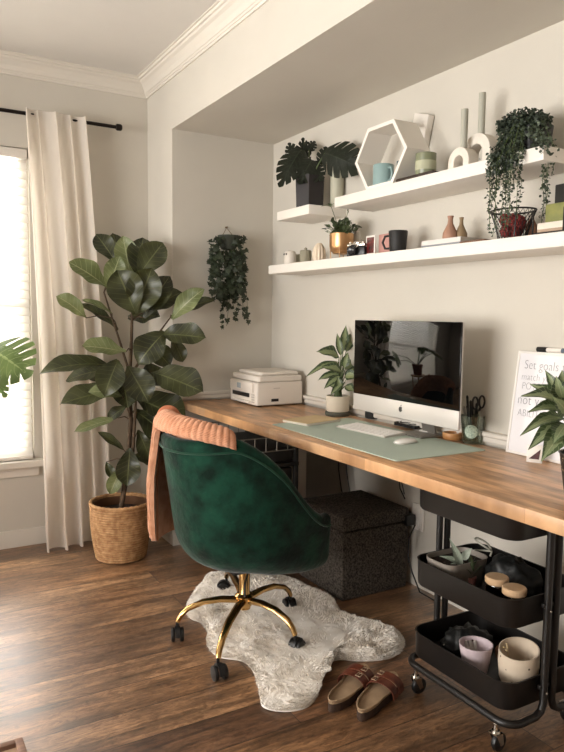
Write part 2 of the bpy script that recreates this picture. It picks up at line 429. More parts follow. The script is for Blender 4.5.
def tocam(p): return (CAM-p).normalized()
def pleaf(b, stem, bp, tp, wpx, D, db=0, dt=0, up=.5, stalk=None, **k):
    """leaf whose base and tip are sighted at depths D+db and D+dt"""
    P = PD(bp[0], bp[1], D+db); Q = PD(tp[0], tp[1], D+dt)
    n = tocam(P)*1+Vector((0, 0, up))
    kind = k.pop('kind', None)
    if kind == 'monstera': monstera_leaf(b, P, Q, wpx*D/F, n, **k)
    else: leaf(b, P, Q, wpx*D/F, n, **k)
    if stem is not None and stalk is not None:
        S = Vector(stalk); mid = (S+P)/2+Vector((0, 0, .012))
        stem.tube([S, mid, P], [.0035, .003, .002], 6)
    return P, Q

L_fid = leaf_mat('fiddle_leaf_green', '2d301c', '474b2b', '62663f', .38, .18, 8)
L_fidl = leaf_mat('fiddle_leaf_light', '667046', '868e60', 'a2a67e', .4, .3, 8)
L_mon = leaf_mat('monstera_leaf_dark', '1b2118', '242a1e', '31372a', .4, .1, 6)
L_monl = leaf_mat('monstera_leaf_light', '4f6432', '6d8248', '8d9d66', .4, .22, 6)
L_dief = leaf_mat('variegated_leaf', '34432a', '46573a', '8f9a70', .4, .2, 7, margin='7f8a62')
L_agl = leaf_mat('aglaonema_leaf', '33432a', '4a5c3a', 'a9b08a', .36, .25, 9, margin='8a9870')
L_ivy = leaf_mat('ivy_leaf', '252e22', '39432f', '48513c', .5, .15, 3)
L_pearl = leaf_mat('small_trailing_leaf', '2c362c', '4c5745', '59634f', .5, .1, 2)
L_herb = leaf_mat('small_pot_leaf', '3a4630', '626f4c', '7f8a68', .5, .2, 4)
M_stem = mat('green_stem', '4b5a30', .6)
M_bark = mat('bark', '4c3b29', .85, var=.25, scale=40, bump=.5, bscale=80)

# ------------------------------------------------------------------ fiddle leaf fig in a basket
BC = Vector((.012, -.85, 0))
M_bask = mat('woven_rattan', 'c49a6c', .75, col2='9c7046', scale=40)
t = thing('fiddle_leaf_fig', BC, 'tall fiddle leaf fig in a round woven basket beside the cream curtain', 'plant')
def pbk(t_):   # basket radius
    return .118+.026*math.sin(min(1, t_*1.15)*PI/2)
b = MB(); H = .272
for i in range(23):
    z = .008+i*(H-.012)/22; r = pbk(z/H)
    pts = []
    for k in range(56):
        a = 2*PI*k/56; rr = r+.0022*math.sin(a*28+(i % 2)*PI); pts.append((rr*math.cos(a), rr*math.sin(a), z+.0015*math.sin(a*28+(i % 2)*PI)))
    b.tube(pts, .0058, 6, closed=True)
bl = MB(); bl.lathe([(pbk(0)-.008, .001), (pbk(0)-.004, .006), (pbk(.5)-.006, H*.5), (pbk(1)-.006, H-.005), (pbk(1)-.014, H-.005), (pbk(.5)-.014, H*.5), (pbk(0)-.014, .012), (0, .012)], n=40)
b.build('basket', M_bask, t); bl.build('gap_shade', mat('weave_gap_shade', '5e3f27', .9), t)  # dark inner wall added to paint the shade in the weave gaps
b = MB(); pts = []
for k in range(120):
    a = 2*PI*k/120; pts.append(((pbk(1)+.001)*math.cos(a), (pbk(1)+.001)*math.sin(a), H+.003+.0015*math.sin(a*34)))
b.tube(pts, .0085, 7, closed=True); b.build('basket_rim', M_bask, t)
MB().lathe([(0, .02), (pbk(.5)-.016, .02), (pbk(1)-.017, H-.045), (0, H-.035)], n=32).build('soil', M_soil, t)
DF = 3.336
stem = MB(); fol = MB(); foll = MB()
trunk = [BC+Vector((0, 0, H-.05)), PD(128, 460, DF), PD(131, 420, DF), PD(129, 385, DF), PD(131, 350, DF), PD(132, 320, DF), PD(133, 285, DF)]
stem.tube(trunk, [.013, .012, .011, .010, .009, .007, .005], 9)
br1 = [PD(130, 375, DF), PD(121, 345, DF), PD(112, 318, DF), PD(104, 292, DF)]; stem.tube(br1, [.007, .006, .005, .004], 7)
br2 = [PD(131, 375, DF), PD(146, 352, DF), PD(158, 334, DF), PD(170, 318, DF)]; stem.tube(br2, [.007, .006, .005, .003], 7)
br3 = [BC+Vector((.02, -.01, H-.05)), PD(133, 450, DF-.03), PD(135, 415, DF-.04), PD(136, 395, DF-.04)]; stem.tube(br3, [.01, .009, .008, .006], 8)
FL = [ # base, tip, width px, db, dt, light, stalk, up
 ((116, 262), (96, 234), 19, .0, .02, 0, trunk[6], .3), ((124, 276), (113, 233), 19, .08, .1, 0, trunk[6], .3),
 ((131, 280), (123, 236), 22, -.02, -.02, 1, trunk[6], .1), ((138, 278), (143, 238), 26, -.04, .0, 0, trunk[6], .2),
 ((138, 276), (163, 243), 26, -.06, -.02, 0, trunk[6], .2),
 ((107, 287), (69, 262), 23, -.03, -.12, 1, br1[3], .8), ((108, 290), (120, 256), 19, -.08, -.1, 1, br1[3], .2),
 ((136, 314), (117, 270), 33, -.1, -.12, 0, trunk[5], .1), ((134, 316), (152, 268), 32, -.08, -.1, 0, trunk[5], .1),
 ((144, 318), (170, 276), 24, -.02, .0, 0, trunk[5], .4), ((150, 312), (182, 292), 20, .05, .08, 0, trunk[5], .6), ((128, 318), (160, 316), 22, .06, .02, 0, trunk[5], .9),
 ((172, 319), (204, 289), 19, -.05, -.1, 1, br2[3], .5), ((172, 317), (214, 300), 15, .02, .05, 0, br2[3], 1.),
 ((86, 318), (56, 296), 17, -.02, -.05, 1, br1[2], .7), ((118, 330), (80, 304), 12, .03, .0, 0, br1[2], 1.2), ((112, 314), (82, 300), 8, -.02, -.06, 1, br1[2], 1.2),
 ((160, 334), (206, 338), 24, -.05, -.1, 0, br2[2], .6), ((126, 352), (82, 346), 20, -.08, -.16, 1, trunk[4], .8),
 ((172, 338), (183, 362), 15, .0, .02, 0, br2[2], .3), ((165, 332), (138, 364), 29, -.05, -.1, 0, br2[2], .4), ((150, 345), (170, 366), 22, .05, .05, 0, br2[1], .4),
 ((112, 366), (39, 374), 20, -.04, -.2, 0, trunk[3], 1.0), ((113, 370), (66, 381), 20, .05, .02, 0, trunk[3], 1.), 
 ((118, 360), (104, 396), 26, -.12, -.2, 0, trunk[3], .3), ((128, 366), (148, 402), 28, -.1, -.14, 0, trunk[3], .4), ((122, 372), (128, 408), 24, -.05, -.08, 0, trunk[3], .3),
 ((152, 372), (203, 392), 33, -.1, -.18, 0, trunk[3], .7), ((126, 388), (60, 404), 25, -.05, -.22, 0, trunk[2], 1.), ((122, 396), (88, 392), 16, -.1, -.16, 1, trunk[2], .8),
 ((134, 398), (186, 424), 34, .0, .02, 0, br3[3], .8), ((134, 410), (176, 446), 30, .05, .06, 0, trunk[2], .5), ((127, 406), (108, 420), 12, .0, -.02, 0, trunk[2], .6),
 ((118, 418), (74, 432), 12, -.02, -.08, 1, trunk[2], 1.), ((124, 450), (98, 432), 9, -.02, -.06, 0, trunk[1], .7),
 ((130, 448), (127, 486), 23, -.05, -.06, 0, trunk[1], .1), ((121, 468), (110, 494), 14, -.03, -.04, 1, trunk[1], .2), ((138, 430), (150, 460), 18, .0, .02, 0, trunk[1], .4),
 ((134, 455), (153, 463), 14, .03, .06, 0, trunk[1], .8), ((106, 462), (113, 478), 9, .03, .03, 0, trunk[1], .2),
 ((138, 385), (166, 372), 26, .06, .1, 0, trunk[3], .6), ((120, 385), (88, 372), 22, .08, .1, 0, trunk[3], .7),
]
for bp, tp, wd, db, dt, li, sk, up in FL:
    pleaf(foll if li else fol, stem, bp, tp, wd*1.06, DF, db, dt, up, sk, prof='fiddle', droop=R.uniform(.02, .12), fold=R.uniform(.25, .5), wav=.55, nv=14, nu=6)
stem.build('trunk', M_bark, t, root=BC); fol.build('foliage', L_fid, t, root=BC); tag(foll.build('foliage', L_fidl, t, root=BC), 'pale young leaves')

# ------------------------------------------------------------------ curtain and rod
M_curt = cloth_trans('curtain_linen', 'f6efe6', .55, bump=.15, bscale=400)
M_rod = mat('dark_bronze', '1f1814', .4, .6)
xr = XW+.075
pr = PX(116, 127, xr); rz_ = pr.z
t = thing('curtain_rod', (xr, pr.y, rz_), 'dark curtain rod with a round end cap above the window', 'curtain rod')
MB().tube([(0, 0, 0), (0, -2.4, 0)], .009, 12).build('rod', M_rod, t)
MB().lathe([(0, -.0), (.013, 0), (.017, .006), (.017, .024), (.013, .03), (0, .032)], n=20, M=Matrix.Rotation(-PI/2, 4, 'X')).build('finial', M_rod, t)
for yy in (-.36, -2.3):
    MB().tube([(0, yy, 0), (-.03, yy, -.005), (-.07, yy, -.012)], .005, 8).box((-.071, yy, -.012), (.006, .03, .05), .001).build('bracket', M_rod, t)
ya = PX(22, 110, xr).y; yb = PX(86, 120, xr).y
t = thing('curtain', (xr, ya, 0), 'cream linen curtain hanging in folds from the dark rod', 'curtain')
def cfn(u, v):
    # v: 0 hem, 1 top; the cloth widens a little towards the floor
    z = .006+v*(rz_+.018-.006)
    k = 1-v
    L0 = ya+(.03*k-.0)+.035*math.sin(k*2.2); R0 = yb+.10*k**.8
    y = L0+(R0-L0)*u
    amp = .010+.026*k**.6
    ph = u*2*PI*(4.6)+1.1*math.sin(u*5+k*1.5)+.5*math.sin(k*3+u*9)
    x = .026+amp*math.sin(ph)+.012*math.sin(ph*.43+1.7+k)+.035*k
    if v > .97: x += .0
    y2 = y+.012*math.cos(ph)*(1+k)
    puddle = max(0, .10-z)/.10
    x += puddle*(.015+.02*math.sin(u*9))
    return Vector((x, y2-ya, z))
b = MB(); b.grid(cfn, 150, 46)
o = b.build('cloth', M_curt, t, angle=180)
b = MB()
for i in range(9):
    u = (i+.5)/9; b.tube([Vector((.0, (yb-ya)*u-.008, rz_+.012)), Vector((.0, (yb-ya)*u+.008, rz_+.012))], .004, 6)
# ------------------------------------------------------------------ desk
DX1 = 2.85; DYF = -.54
t = thing('desk', (0, 0, 0), 'long butcher block desk top running along the alcove wall', 'desk')
MB().bx(.004, DX1, DYF, -.03, .719, .757, .003).build('tabletop', M_desk, t)
for x, y in ((.41, -.06), (2.6, -.07), (2.6, -.46)):
    MB().bx(x-.024, x+.024, y-.024, y+.024, .006, .719, .003).box((x, y, .003), (.03, .03, .006)).build('leg', mat('desk_leg', 'c9beb0', .6), t)
# storage unit below the left end of the desk
M_dk = mat('dark_grey_cabinet', '25211e', .55)
t = thing('storage_rack', (.30, -.335, 0), 'low black storage rack with a wire basket under the left end of the desk', 'rack')
ux, uy = .25, .165
b = MB()
for sx in (-1, 1):
    for sy in (-1, 1): MB().bx(sx*ux-.01, sx*ux+.01, sy*uy-.01, sy*uy+.01, 0, .60, .002).build('post', M_black, t)
for z in (.10, .495): MB().bx(-ux-.012, ux+.012, -uy-.012, uy+.012, z, z+.02, .003).build('shelf', M_dk, t)
b = MB().bx(-ux+.012, ux-.012, -uy+.012, uy-.012, .122, .485, .006).bx(-ux+.03, ux-.005, -uy+.01, uy-.01, .517, .585, .006); b.build('drawer_box', M_dk, t)
M_wire = mat('grey_wire', '8d867c', .35, .8)
b = MB(); z0, z1 = .575, .640; wx, wy = ux+.008, uy+.008
for z in (z0, z1): b.tube([(-wx, -wy, z), (wx, -wy, z), (wx, wy, z), (-wx, wy, z)], .003, 6, closed=True)
n = 7
for i in range(n+1):
    x = -wx+2*wx*i/n
    for y in (-wy, wy): b.tube([(x, y, z0), (x, y, z1)], .0022, 5)
for i in range(1, 6):
    y = -wy+2*wy*i/6
    for x in (-wx, wx): b.tube([(x, y, z0), (x, y, z1)], .0022, 5)
for i in range(40):
    x = -wx+2*wx*(i+.5)/40; b.tube([(x, -wy, z0), (x, wy, z0)], .0012, 4)
for i in range(3):
    for k in range(44):
        x = -wx+2*wx*k/44; b.tube([(x, -wy, z0+.004+i*.013), (x+2*wx/44, -wy, z0+.004+(i+1)*.013)], .0011, 4); b.tube([(x, -wy, z0+.004+(i+1)*.013), (x+2*wx/44, -wy, z0+.004+i*.013)], .0011, 4)
b.build('wire_basket', M_wire, t)

# cables under the desk
for i, (x, lab) in enumerate(((PY(340, 460, .15).x, 'black cable hanging behind the ottoman from the middle of the desk'), (PY(397, 490, .13).x, 'black cable hanging down beside the wall outlet'))):
    yy = .15 if i == 0 else .13
    t = thing('power_cable', (x, yy, .0), lab, 'cable')
    if i == 0:
        b = MB().tube([(0, 0, .70), (-.004, 0, .62), (-.03, .01, .52), (-.01, .0, .42), (.03, -.01, .33), (.05, .0, .26)], .003, 6); b.tube([(.006, 0, .70), (.03, .01, .55), (.06, .0, .42), (.10, .0, .3), (.12, 0, .26)], .0028, 6)
    else:
        b = MB().tube([(0, 0, .70), (-.02, 0, .62), (.0, .01, .54), (.03, 0, .47), (.05, 0, .42)], .003, 6)
        b.tube([(.01, 0, .70), (.005, .01, .58), (.0, .01, .48), (.02, 0, .44), (.055, 0, .40)], .0028, 6)
    b.build('cable', M_blk, t)
pc = [PY(415, 525, .12), PY(409, 538, .12), PY(408, 556, .12), PY(412, 572, .11), PY(420, 582, .08)]
t = thing('charging_cable', pc[0], 'black cable looping down from the outlet to the floor by the cart', 'cable')
MB().tube(pc[:4]+[Vector((pc[3].x+.02, .14, .012)), Vector((pc[3].x+.10, .15, .0035))], .0032, 6).build('cable', M_blk, t, root=pc[0])

# ------------------------------------------------------------------ ottoman
M_ot = mat('charcoal_tweed', '5f574f', .95, col2='2b2825', scale=140, bump=.6, bscale=260, spec=.1)
fc = Vector((.995, -.205, 0)); S = .36
t = thing('ottoman', (fc.x-S/2, fc.y+S/2, 0), 'dark grey fabric storage cube ottoman under the desk', 'ottoman')
MB().bx(-S/2+.004, S/2-.004, -S/2+.004, S/2-.004, .0, .294, .008).build('box', M_ot, t)
MB().bx(-S/2, S/2, -S/2, S/2, .298, .362, .014).build('lid', M_ot, t)

# ------------------------------------------------------------------ desk things
DZ = .757
def rrect(w, d, r, z, n=5, cx=0, cy=0):
    p = []
    for qx, qy, a0 in ((1, 1, 0), (-1, 1, PI/2), (-1, -1, PI), (1, -1, 3*PI/2)):
        for k in range(n+1):
            a = a0+PI/2*k/n; p.append(Vector((cx+qx*(w/2-r)+r*math.cos(a), cy+qy*(d/2-r)+r*math.sin(a), z)))
    return p
def rbox(b, w, d, r, z0, z1, ed=.002, cx=0, cy=0, n=5):
    b.loft([rrect(w-2*ed, d-2*ed, max(r-ed, .0005), z0, n, cx, cy), rrect(w, d, r, z0+ed, n, cx, cy), rrect(w, d, r, z1-ed, n, cx, cy), rrect(w-2*ed, d-2*ed, max(r-ed, .0005), z1, n, cx, cy)]); return b
# desk mat
M_mat = mat('sage_mat', 'b2bfb2', .7, var=.03, scale=3, spec=.3)
x0, x1, y0, y1 = .868, 1.655, -.482, -.095
t = rbox(MB(), x1-x0, y1-y0, .012, 0, .003, .0008).build('desk_mat', M_mat); t.location = ((x0+x1)/2, (y0+y1)/2, DZ); tag(t, 'pale sage green desk mat lying under the keyboard', 'desk mat')
# printer
px0 = Vector((.115, -.305, DZ)); PW, PDp, PH = .225, .235, .118
pf = PZ(262.7, 404.8, DZ); pl = PZ(233.7, 399.5, DZ); prr = PZ(305, 401, DZ)
print('printer', pf, pl, prr)
PW = (pf-pl).length; ang = math.atan2(pf.y-pl.y, pf.x-pl.x)
M_prn = mat('printer_white', 'd9d0c5', .5); M_prn2 = mat('printer_grey', 'b9b0a6', .5)
PW, PDp, PH = .295, .262, .19
t = thing('printer', (.236, -.162, DZ), 'white inkjet printer in the corner at the left end of the desk', 'printer', rz=0)
b = rbox(MB(), PW, PDp, .012, .006, .118, .004); b.build('body', M_prn, t)
b = rbox(MB(), PW*.99, PDp*.94, .012, .120, .148, .004, cy=.004); b.build('scanner_lid', M_prn, t)
b = rbox(MB(), PW*.84, PDp*.82, .012, .148, .166, .006, cy=.012); b.build('document_feeder', M_prn, t)
b = MB().box((-.01, -PDp/2-.003, .090), (PW*.84, .008, .048), .003, M=None); b.build('control_panel', M_prn, t)
MB().box((-.03, -PDp/2-.0075, .092), (.04, .002, .026), .0008).build('screen', mat('printer_screen', 'aeb6ba', .2), t)
MB().box((-.02, -PDp/2-.001, .050), (PW*.62, .004, .020), .001).build('paper_slot', M_blk, t)
MB().box((-.01, -PDp/2-.006, .02), (PW*.66, .016, .008), .002).build('paper_tray', M_prn, t)
b = MB()
for r_ in range(4):
    for c_ in range(3): b.box((.098+c_*.011, -PDp/2-.0005, .02+r_*.012), (.008, .003, .008), .0006)
b.build('buttons', M_prn2, t)
MB().box((PW/2+.0002, -.03, .03), (.003, .04, .014), .0008).build('side_port', M_blk, t)
MB().box((PW/2+.0002, -.02, .088), (.003, .035, .004), .0008).build('side_handle', M_prn2, t)
for sx in (-1, 1):
    for sy in (-1, 1): MB().box((sx*(PW/2-.03), sy*(PDp/2-.03), .003), (.02, .02, .006)).build('foot', M_blk, t)

# monitor
SY = -.2
L0 = PY(355, 320.5, SY); R0 = PY(462, 321.5, SY); BL = PY(357.5, 407, SY)
mw = R0.x-L0.x; mz1 = (L0.z+R0.z)/2; mz0 = .828
t = thing('computer_monitor', ((L0.x+R0.x)/2, SY+.06, DZ+.0035), 'large desktop computer with black screen and silver chin on the desk', 'computer')
M_alu = mat('aluminium', 'c9c4bd', .38, .25); M_alu2 = mat('aluminium_shaded', '8a857e', .4, .6); M_scr = mat('black_screen_glass', '040404', .03, spec=.4)  # second aluminium is darkened: shade under the screen put into the stand's colour
H_ = mz1-DZ-.0035; h0 = mz0-DZ-.0035; ch = h0+.064
def panel(z0, z1, y0, y1, m_, name, par, bev=.0015): return MB().bx(-mw/2, mw/2, y0, y1, z0, z1, bev).build(name, m_, par)
# thin edges and a bulging back
b = MB(); b.loft([[Vector((x*mw/2, -.054, h0 if z < 0 else H_)) for x, z in ((-1, -1), (1, -1), (1, 1), (-1, 1))], [Vector((x*mw/2, -.050, h0 if z < 0 else H_)) for x, z in ((-1, -1), (1, -1), (1, 1), (-1, 1))],
   [Vector((x*mw/2*.72, -.03, h0+.05 if z < 0 else H_-.05)) for x, z in ((-1, -1), (1, -1), (1, 1), (-1, 1))], [Vector((x*mw/2*.3, -.02, h0+.11 if z < 0 else H_-.11)) for x, z in ((-1, -1), (1, -1), (1, 1), (-1, 1))]])
b.build('housing', M_alu, t, smooth=False)
panel(ch, H_, -.0605, -.0542, M_scr, 'screen', t)
c_ = MB().bx(-mw/2, mw/2, -.060, -.0542, h0, ch, .0015).build('chin', M_alu, t)
# fruit emblem on the chin
ap = PY(379.5+24.5, 408, SY)
b = MB(); pts = []
cx, cz, s_ = 0, h0+.034, .0105
for k in range(40):
    a = 2*PI*k/40; r = 1-.13*math.cos(2*a)*0; x = math.cos(a)*.92; z = math.sin(a)
    z -= .16*math.exp(-(x/.28)**2)*(1 if z > 0 else -.8)
    if x > 0: 
        dd = math.hypot(x-1.08, z-.12)
        if dd < .46: x = 1.08-math.sqrt(max(0, .46**2-(z-.12)**2))
    if z < 0: x *= 1-.14*(-z)
    pts.append((x*s_, z*s_))
Mx = Matrix.Translation((cx, -.0606, cz)) @ Matrix.Rotation(PI/2, 4, 'X')
b.prism(pts, .0006, Mx)
lf = [(0, 0), (.25, .08), (.42, .3), (.45, .6), (.2, .5), (.03, .25)]
b.prism([(p[0]*s_+.0002, p[1]*s_+s_*1.02) for p in lf], .0006, Mx)
b.build('emblem', M_blk, c_, smooth=False)
pol = [(-.07, -.02), (.07, -.02), (.07, .105), (-.07, .105)]
b = MB(); b.loft([[Vector((x, y, 0)) for x, y in pol], [Vector((x, y, .004)) for x, y in pol]])
b.loft([[Vector((x*.035, .085+y*.004, .004)) for x, y in ((-1, -1), (1, -1), (1, 1), (-1, 1))], [Vector((x*.034, .075+y*.004, .05)) for x, y in ((-1, -1), (1, -1), (1, 1), (-1, 1))], [Vector((x*.034, -.01+y*.004, .16)) for x, y in ((-1, -1), (1, -1), (1, 1), (-1, 1))]])
b.build('stand', M_alu2, t)

# notepad
pa, pb_, pc_, pd_ = PZ(281, 423, DZ), PZ(305, 429, DZ), PZ(342, 423.5, DZ), PZ(318, 415, DZ)
ctr = (pa+pb_+pc_+pd_)/4; an = math.atan2((pc_-pb_).y, (pc_-pb_).x)
t = thing('notepad', (ctr.x, ctr.y, DZ+.003), 'beige covered notepad lying at the left of the desk mat', 'notepad', rz=an)
w_, d_ = (pc_-pb_).length*.92, (pb_-pa).length*.85
rbox(MB(), w_, d_, .003, .0, .009, .001).build('pages', mat('paper', 'e4ddd0', .8), t)
rbox(MB(), w_, d_, .003, .009, .011, .0004).build('cover', mat('kraft_cover', 'cdb48a', .75, var=.05), t)
# keyboard
k1, k2, k3, k4 = PZ(341, 429, DZ), PZ(389, 440, DZ), PZ(399, 435.5, DZ), PZ(354, 424, DZ)
ctr = (k1+k2+k3+k4)/4; an = math.atan2((k2-k1).y, (k2-k1).x)
print('kb', ctr, an, (k2-k1).length, (k3-k2).length)
t = thing('keyboard', (ctr.x, ctr.y, DZ+.003), 'slim white wireless keyboard on the desk mat', 'keyboard', rz=an)
kw, kd = .28, .105
b = MB(); b.loft([[Vector((x*kw/2, y*kd/2, 0)) for x, y in ((-1, -1), (1, -1), (1, 1), (-1, 1))], [Vector((x*kw/2, y*kd/2, .004 if y < 0 else .010)) for x, y in ((-1, -1), (1, -1), (1, 1), (-1, 1))]]); b.build('base', M_alu, t, smooth=False)
b = MB()
for r_ in range(6):
    n = 14 if r_ else 11; yy = -kd/2+.010+r_*.0172
    zz = .004+.006*(yy+kd/2)/kd
    x = -kw/2+.006; 
    ws = [1]*14 if r_ else [1.2, 1, 1, 1.2, 5.2, 1.2, 1, .95, .95, .95]
    tot = sum(ws); unit = (kw-.012)/tot
    for w0 in ws:
        b.box((x+w0*unit/2, yy, zz+.0008), (w0*unit-.003, .0145, .0028), .0007, seg=1); x += w0*unit
b.build('keys', mat('white_keys', 'ece8e2', .5), t)
# mouse
mp_ = PZ(405.5, 443.5, DZ)
t = thing('computer_mouse', (mp_.x, mp_.y, DZ+.003), 'low white computer mouse on the desk mat right of the keyboard', 'mouse', rz=math.radians(8))
b = MB()
def mfn(u, v):
    a = u*2*PI; r = math.sin(v*PI/2); x = .027*math.cos(a)*r; y = .05*math.sin(a)*r
    return Vector((x, y, .004+.011*math.cos(v*PI/2)**.8))
b.grid(mfn, 32, 10, closeu=True); b.build('shell', mat('mouse_white', 'e8e4de', .25), t)
rbox(MB(), .05, .098, .024, 0, .005, .001).build('base', M_alu, t)

# smart speaker puck
sp_ = PZ(374.5, 418, DZ)
t = thing('smart_speaker', (sp_.x, sp_.y, DZ), 'small round black smart speaker between potted plant and monitor', 'speaker')
MB().lathe([(0, 0), (.038, 0), (.042, .003), (.042, .028), (.039, .032), (0, .032)], n=36).build('body', mat('speaker_fabric', '191717', .7, bump=.3, bscale=500), t)
MB().lathe([(.0365, .0322), (.0345, .0335), (.033, .0322)], n=36, cap=False).build('light_ring', M_blk, t)
# black tray / drive with glasses
q = PZ(412, 428, DZ)
t = thing('black_desk_tray', (q.x-.02, q.y, DZ+.0035), 'flat black tray lying on the desk under the monitor', 'tray')
b = MB(); o1 = [rrect(.13, .055, .01, z) for z in (0, .012)]; b.loft([o1[0], o1[1], rrect(.124, .049, .008, .012), rrect(.124, .049, .008, .003)]); b.build('tray', M_blk, t)
t2 = thing('eyeglasses', (q.x-.02, q.y, DZ+.0075), 'folded black eyeglasses lying in the flat black tray', 'eyeglasses')
for sx in (-1, 1):
    MB().tube([(sx*.026+.018*math.cos(a*PI/8), .012*math.sin(a*PI/8)*.9-.004, .010+.002*math.sin(a)) for a in range(16)], .0015, 5, closed=True).build('rim', M_blk, t2)
    MB().tube([(sx*.044, -.002, .010), (sx*.03, .012, .010), (-sx*.03, .016, .008)], .0014, 5).build('temple', M_blk, t2)
MB().tube([(-.008, -.002, .011), (0, .001, .013), (.008, -.002, .011)], .0014, 5).build('bridge', M_blk, t2)
# pale blue cards
q = PZ(430, 433, DZ)
M_card = mat('blue_white_card', 'b9c6cf', .6, var=.08, scale=30)
for i in range(2):
    o = rbox(MB(), .075, .045, .003, 0, .004, .0004).build('card_pack', M_card if i == 0 else mat('white_card', 'ded8d0', .6)); o.location = (q.x+.01, q.y-.006-.002*i, DZ+.0035+.004*i); o.rotation_euler.z = .1+.12*i
    tag(o, 'pale blue card pack beside the wooden ring' if i == 0 else 'white card pack lying on top of the pale blue one', 'card pack')
# wooden ring / tape roll
q = PZ(450.5, 439, DZ)
t = thing('wooden_dish', (q.x, q.y+.01, DZ), 'small round wooden dish next to the glass pen cup', 'dish')
MB().lathe([(0, 0), (.033, 0), (.036, .004), (.037, .020), (.035, .024), (.027, .024), (.025, .008), (0, .007)], n=36).build('dish', mat('light_wood', 'c08d5b', .5, col2='a8733f', scale=20, stretch=(1, 1, 12)), t)
# glass cup with pens
gc = PZ(469.5, 443, DZ); gc = Vector((gc.x, gc.y+.012, DZ))
t = thing('glass_pen_cup', gc, 'clear glass cup holding pens, with a round pale green emblem', 'cup')
M_cup = glass_mat('cup_glass', 'dfe6dc', .3)
MB().lathe([(0, 0), (.032, 0), (.034, .004), (.0425, .098), (.0405, .098), (.0325, .010), (0, .008)], n=40).build('glass', M_cup, t)
b = MB()
d0 = (CAM-gc); a0 = math.atan2(d0.y, d0.x)
def emb(u, v):
    r = .024*v; a = u*2*PI; zz = .045+r*math.sin(a); rr = .0346+(.0425-.0346)*(zz-.004)/.094
    return Vector(((rr+.0004)*math.cos(a0-.1+r*math.cos(a)/rr), (rr+.0004)*math.sin(a0-.1+r*math.cos(a)/rr), zz))
b.grid(emb, 32, 6, closeu=True); b.build('emblem', mat('pale_green_print', 'c2ccb8', .6, col2='7f9282', scale=220), t)
M_pen = mat('dark_pens', '1d1c1e', .4)
pens = [(-.016, .0, -.055, .01, .165, '1b1b1d'), (-.008, .012, -.03, .02, .145, '26262a'), (0, -.012, -.012, -.03, .135, '3a3a3e'), (.006, .004, .004, .02, .142, '1a1a1c'), (-.012, -.012, -.04, -.028, .13, '8a8681'), (-.004, .0, -.02, .0, .15, '222226')]
for i, (x0_, y0_, x1_, y1_, z1_, c_) in enumerate(pens):
    P0 = Vector((x0_*.6, y0_*.6, .012)); P1 = Vector((x1_*.7, y1_*.7, z1_))
    d = P1-P0
    o = thing('pen', gc+P0, 'dark pen standing in the glass pen cup', 'pen', 'pens in the glass cup')
    MB().tube([(0, 0, 0), d*.93], .0042, 8).build('barrel', mat('pen_'+c_, c_, .4), o)
    MB().tube([d*.93, d*.97, d], [.0046, .0044, .002], 8).build('pen_cap', M_blk if i != 4 else M_chrome, o)
s0 = gc+Vector((.010, .006, .012))
t = thing('scissors', s0, 'black handled scissors standing handles up in the glass cup', 'scissors')
MB().loft([[Vector((x*.005, y*.001, .0)) for x, y in ((-1, -1), (1, -1), (1, 1), (-1, 1))], [Vector((.008+x*.008, y*.002, .105)) for x, y in ((-1, -1), (1, -1), (1, 1), (-1, 1))]]).build('blade', M_chrome, t)
for sx in (-1, 1):
    rt2 = Vector((.35, .94, 0)).normalized()
    pts = []
    for k in range(20):
        a = 2*PI*k/20; pts.append(rt2*(sx*.0125+.010*math.cos(a))+Vector((.008, 0, .132+.021*math.sin(a)+(.004 if sx > 0 else 0))))
    MB().tube(pts, .0036, 7, closed=True).tube([Vector((.006, 0, .095)), rt2*(sx*.008)+Vector((.008, 0, .115))], .0045, 7).build('handle', M_blk, t)

# whiteboard leaning on the wall
M_wb = mat('whiteboard_gloss', 'e4e2e4', .06, spec=.5); M_ink = mat('grey_marker_ink', '8a878c', .6)
A = Vector((1.70, -.050, DZ)); WBW, WBH = .33, .338
tl = math.atan2(-A.y-.026, WBH)  # leans back until it meets the wall
tilt = math.asin((abs(A.y)-.008)/WBH)
t = thing('whiteboard', (A.x+WBW/2, A.y, DZ), 'white framed whiteboard with handwritten goals leaning on the wall', 'whiteboard')
t.rotation_euler = (-tilt, 0, 0)
print('wb', A, tilt)
MB().bx(-WBW/2+.004, WBW/2-.004, -.004, .003, .004, WBH-.004).build('board', M_wb, t, smooth=False)
b = MB(); e = .008
b.bx(-WBW/2, -WBW/2+e, -.007, .006, 0, WBH, .001).bx(WBW/2-e, WBW/2, -.007, .006, 0, WBH, .001).bx(-WBW/2+e, WBW/2-e, -.007, .006, 0, e, .001).bx(-WBW/2+e, WBW/2-e, -.007, .006, WBH-e, WBH, .001)
b.build('frame', mat('board_frame', 'e9e4dd', .4), t)
def text(s, size, x, z, par, m_, y=-.0046, shear=0, sp=1.05, wide=1):
    c = bpy.data.curves.new('lettering', 'FONT'); c.body = s; c.size = size; c.extrude = .0002; c.shear = shear; c.space_character = sp; c.offset = -.0009
    o = bpy.data.objects.new('lettering', c); COL.objects.link(o)
    dg = bpy.context.evaluated_depsgraph_get(); dg.update(); me = bpy.data.meshes.new_from_object(o.evaluated_get(dg))
    bpy.data.objects.remove(o)
    n_ = bpy.data.objects.new('lettering', me); COL.objects.link(n_); me.materials.append(m_)
    n_.parent = par; n_.location = (x, y, z); n_.rotation_euler = (PI/2, 0, 0); n_.scale = (wide, 1, 1); return n_
zt = WBH
for s, sz, zz, xx in (('Set goals that', .042, zt-.057, .030), ('match your', .034, zt-.094, .024), ('POTENTIAL', .034, zt-.124, .030), ('not your', .046, zt-.173, .020), ('ABILITY', .034, zt-.212, .026)):
    text(s, sz, -WBW/2+xx, zz, t, M_ink, wide=.84)
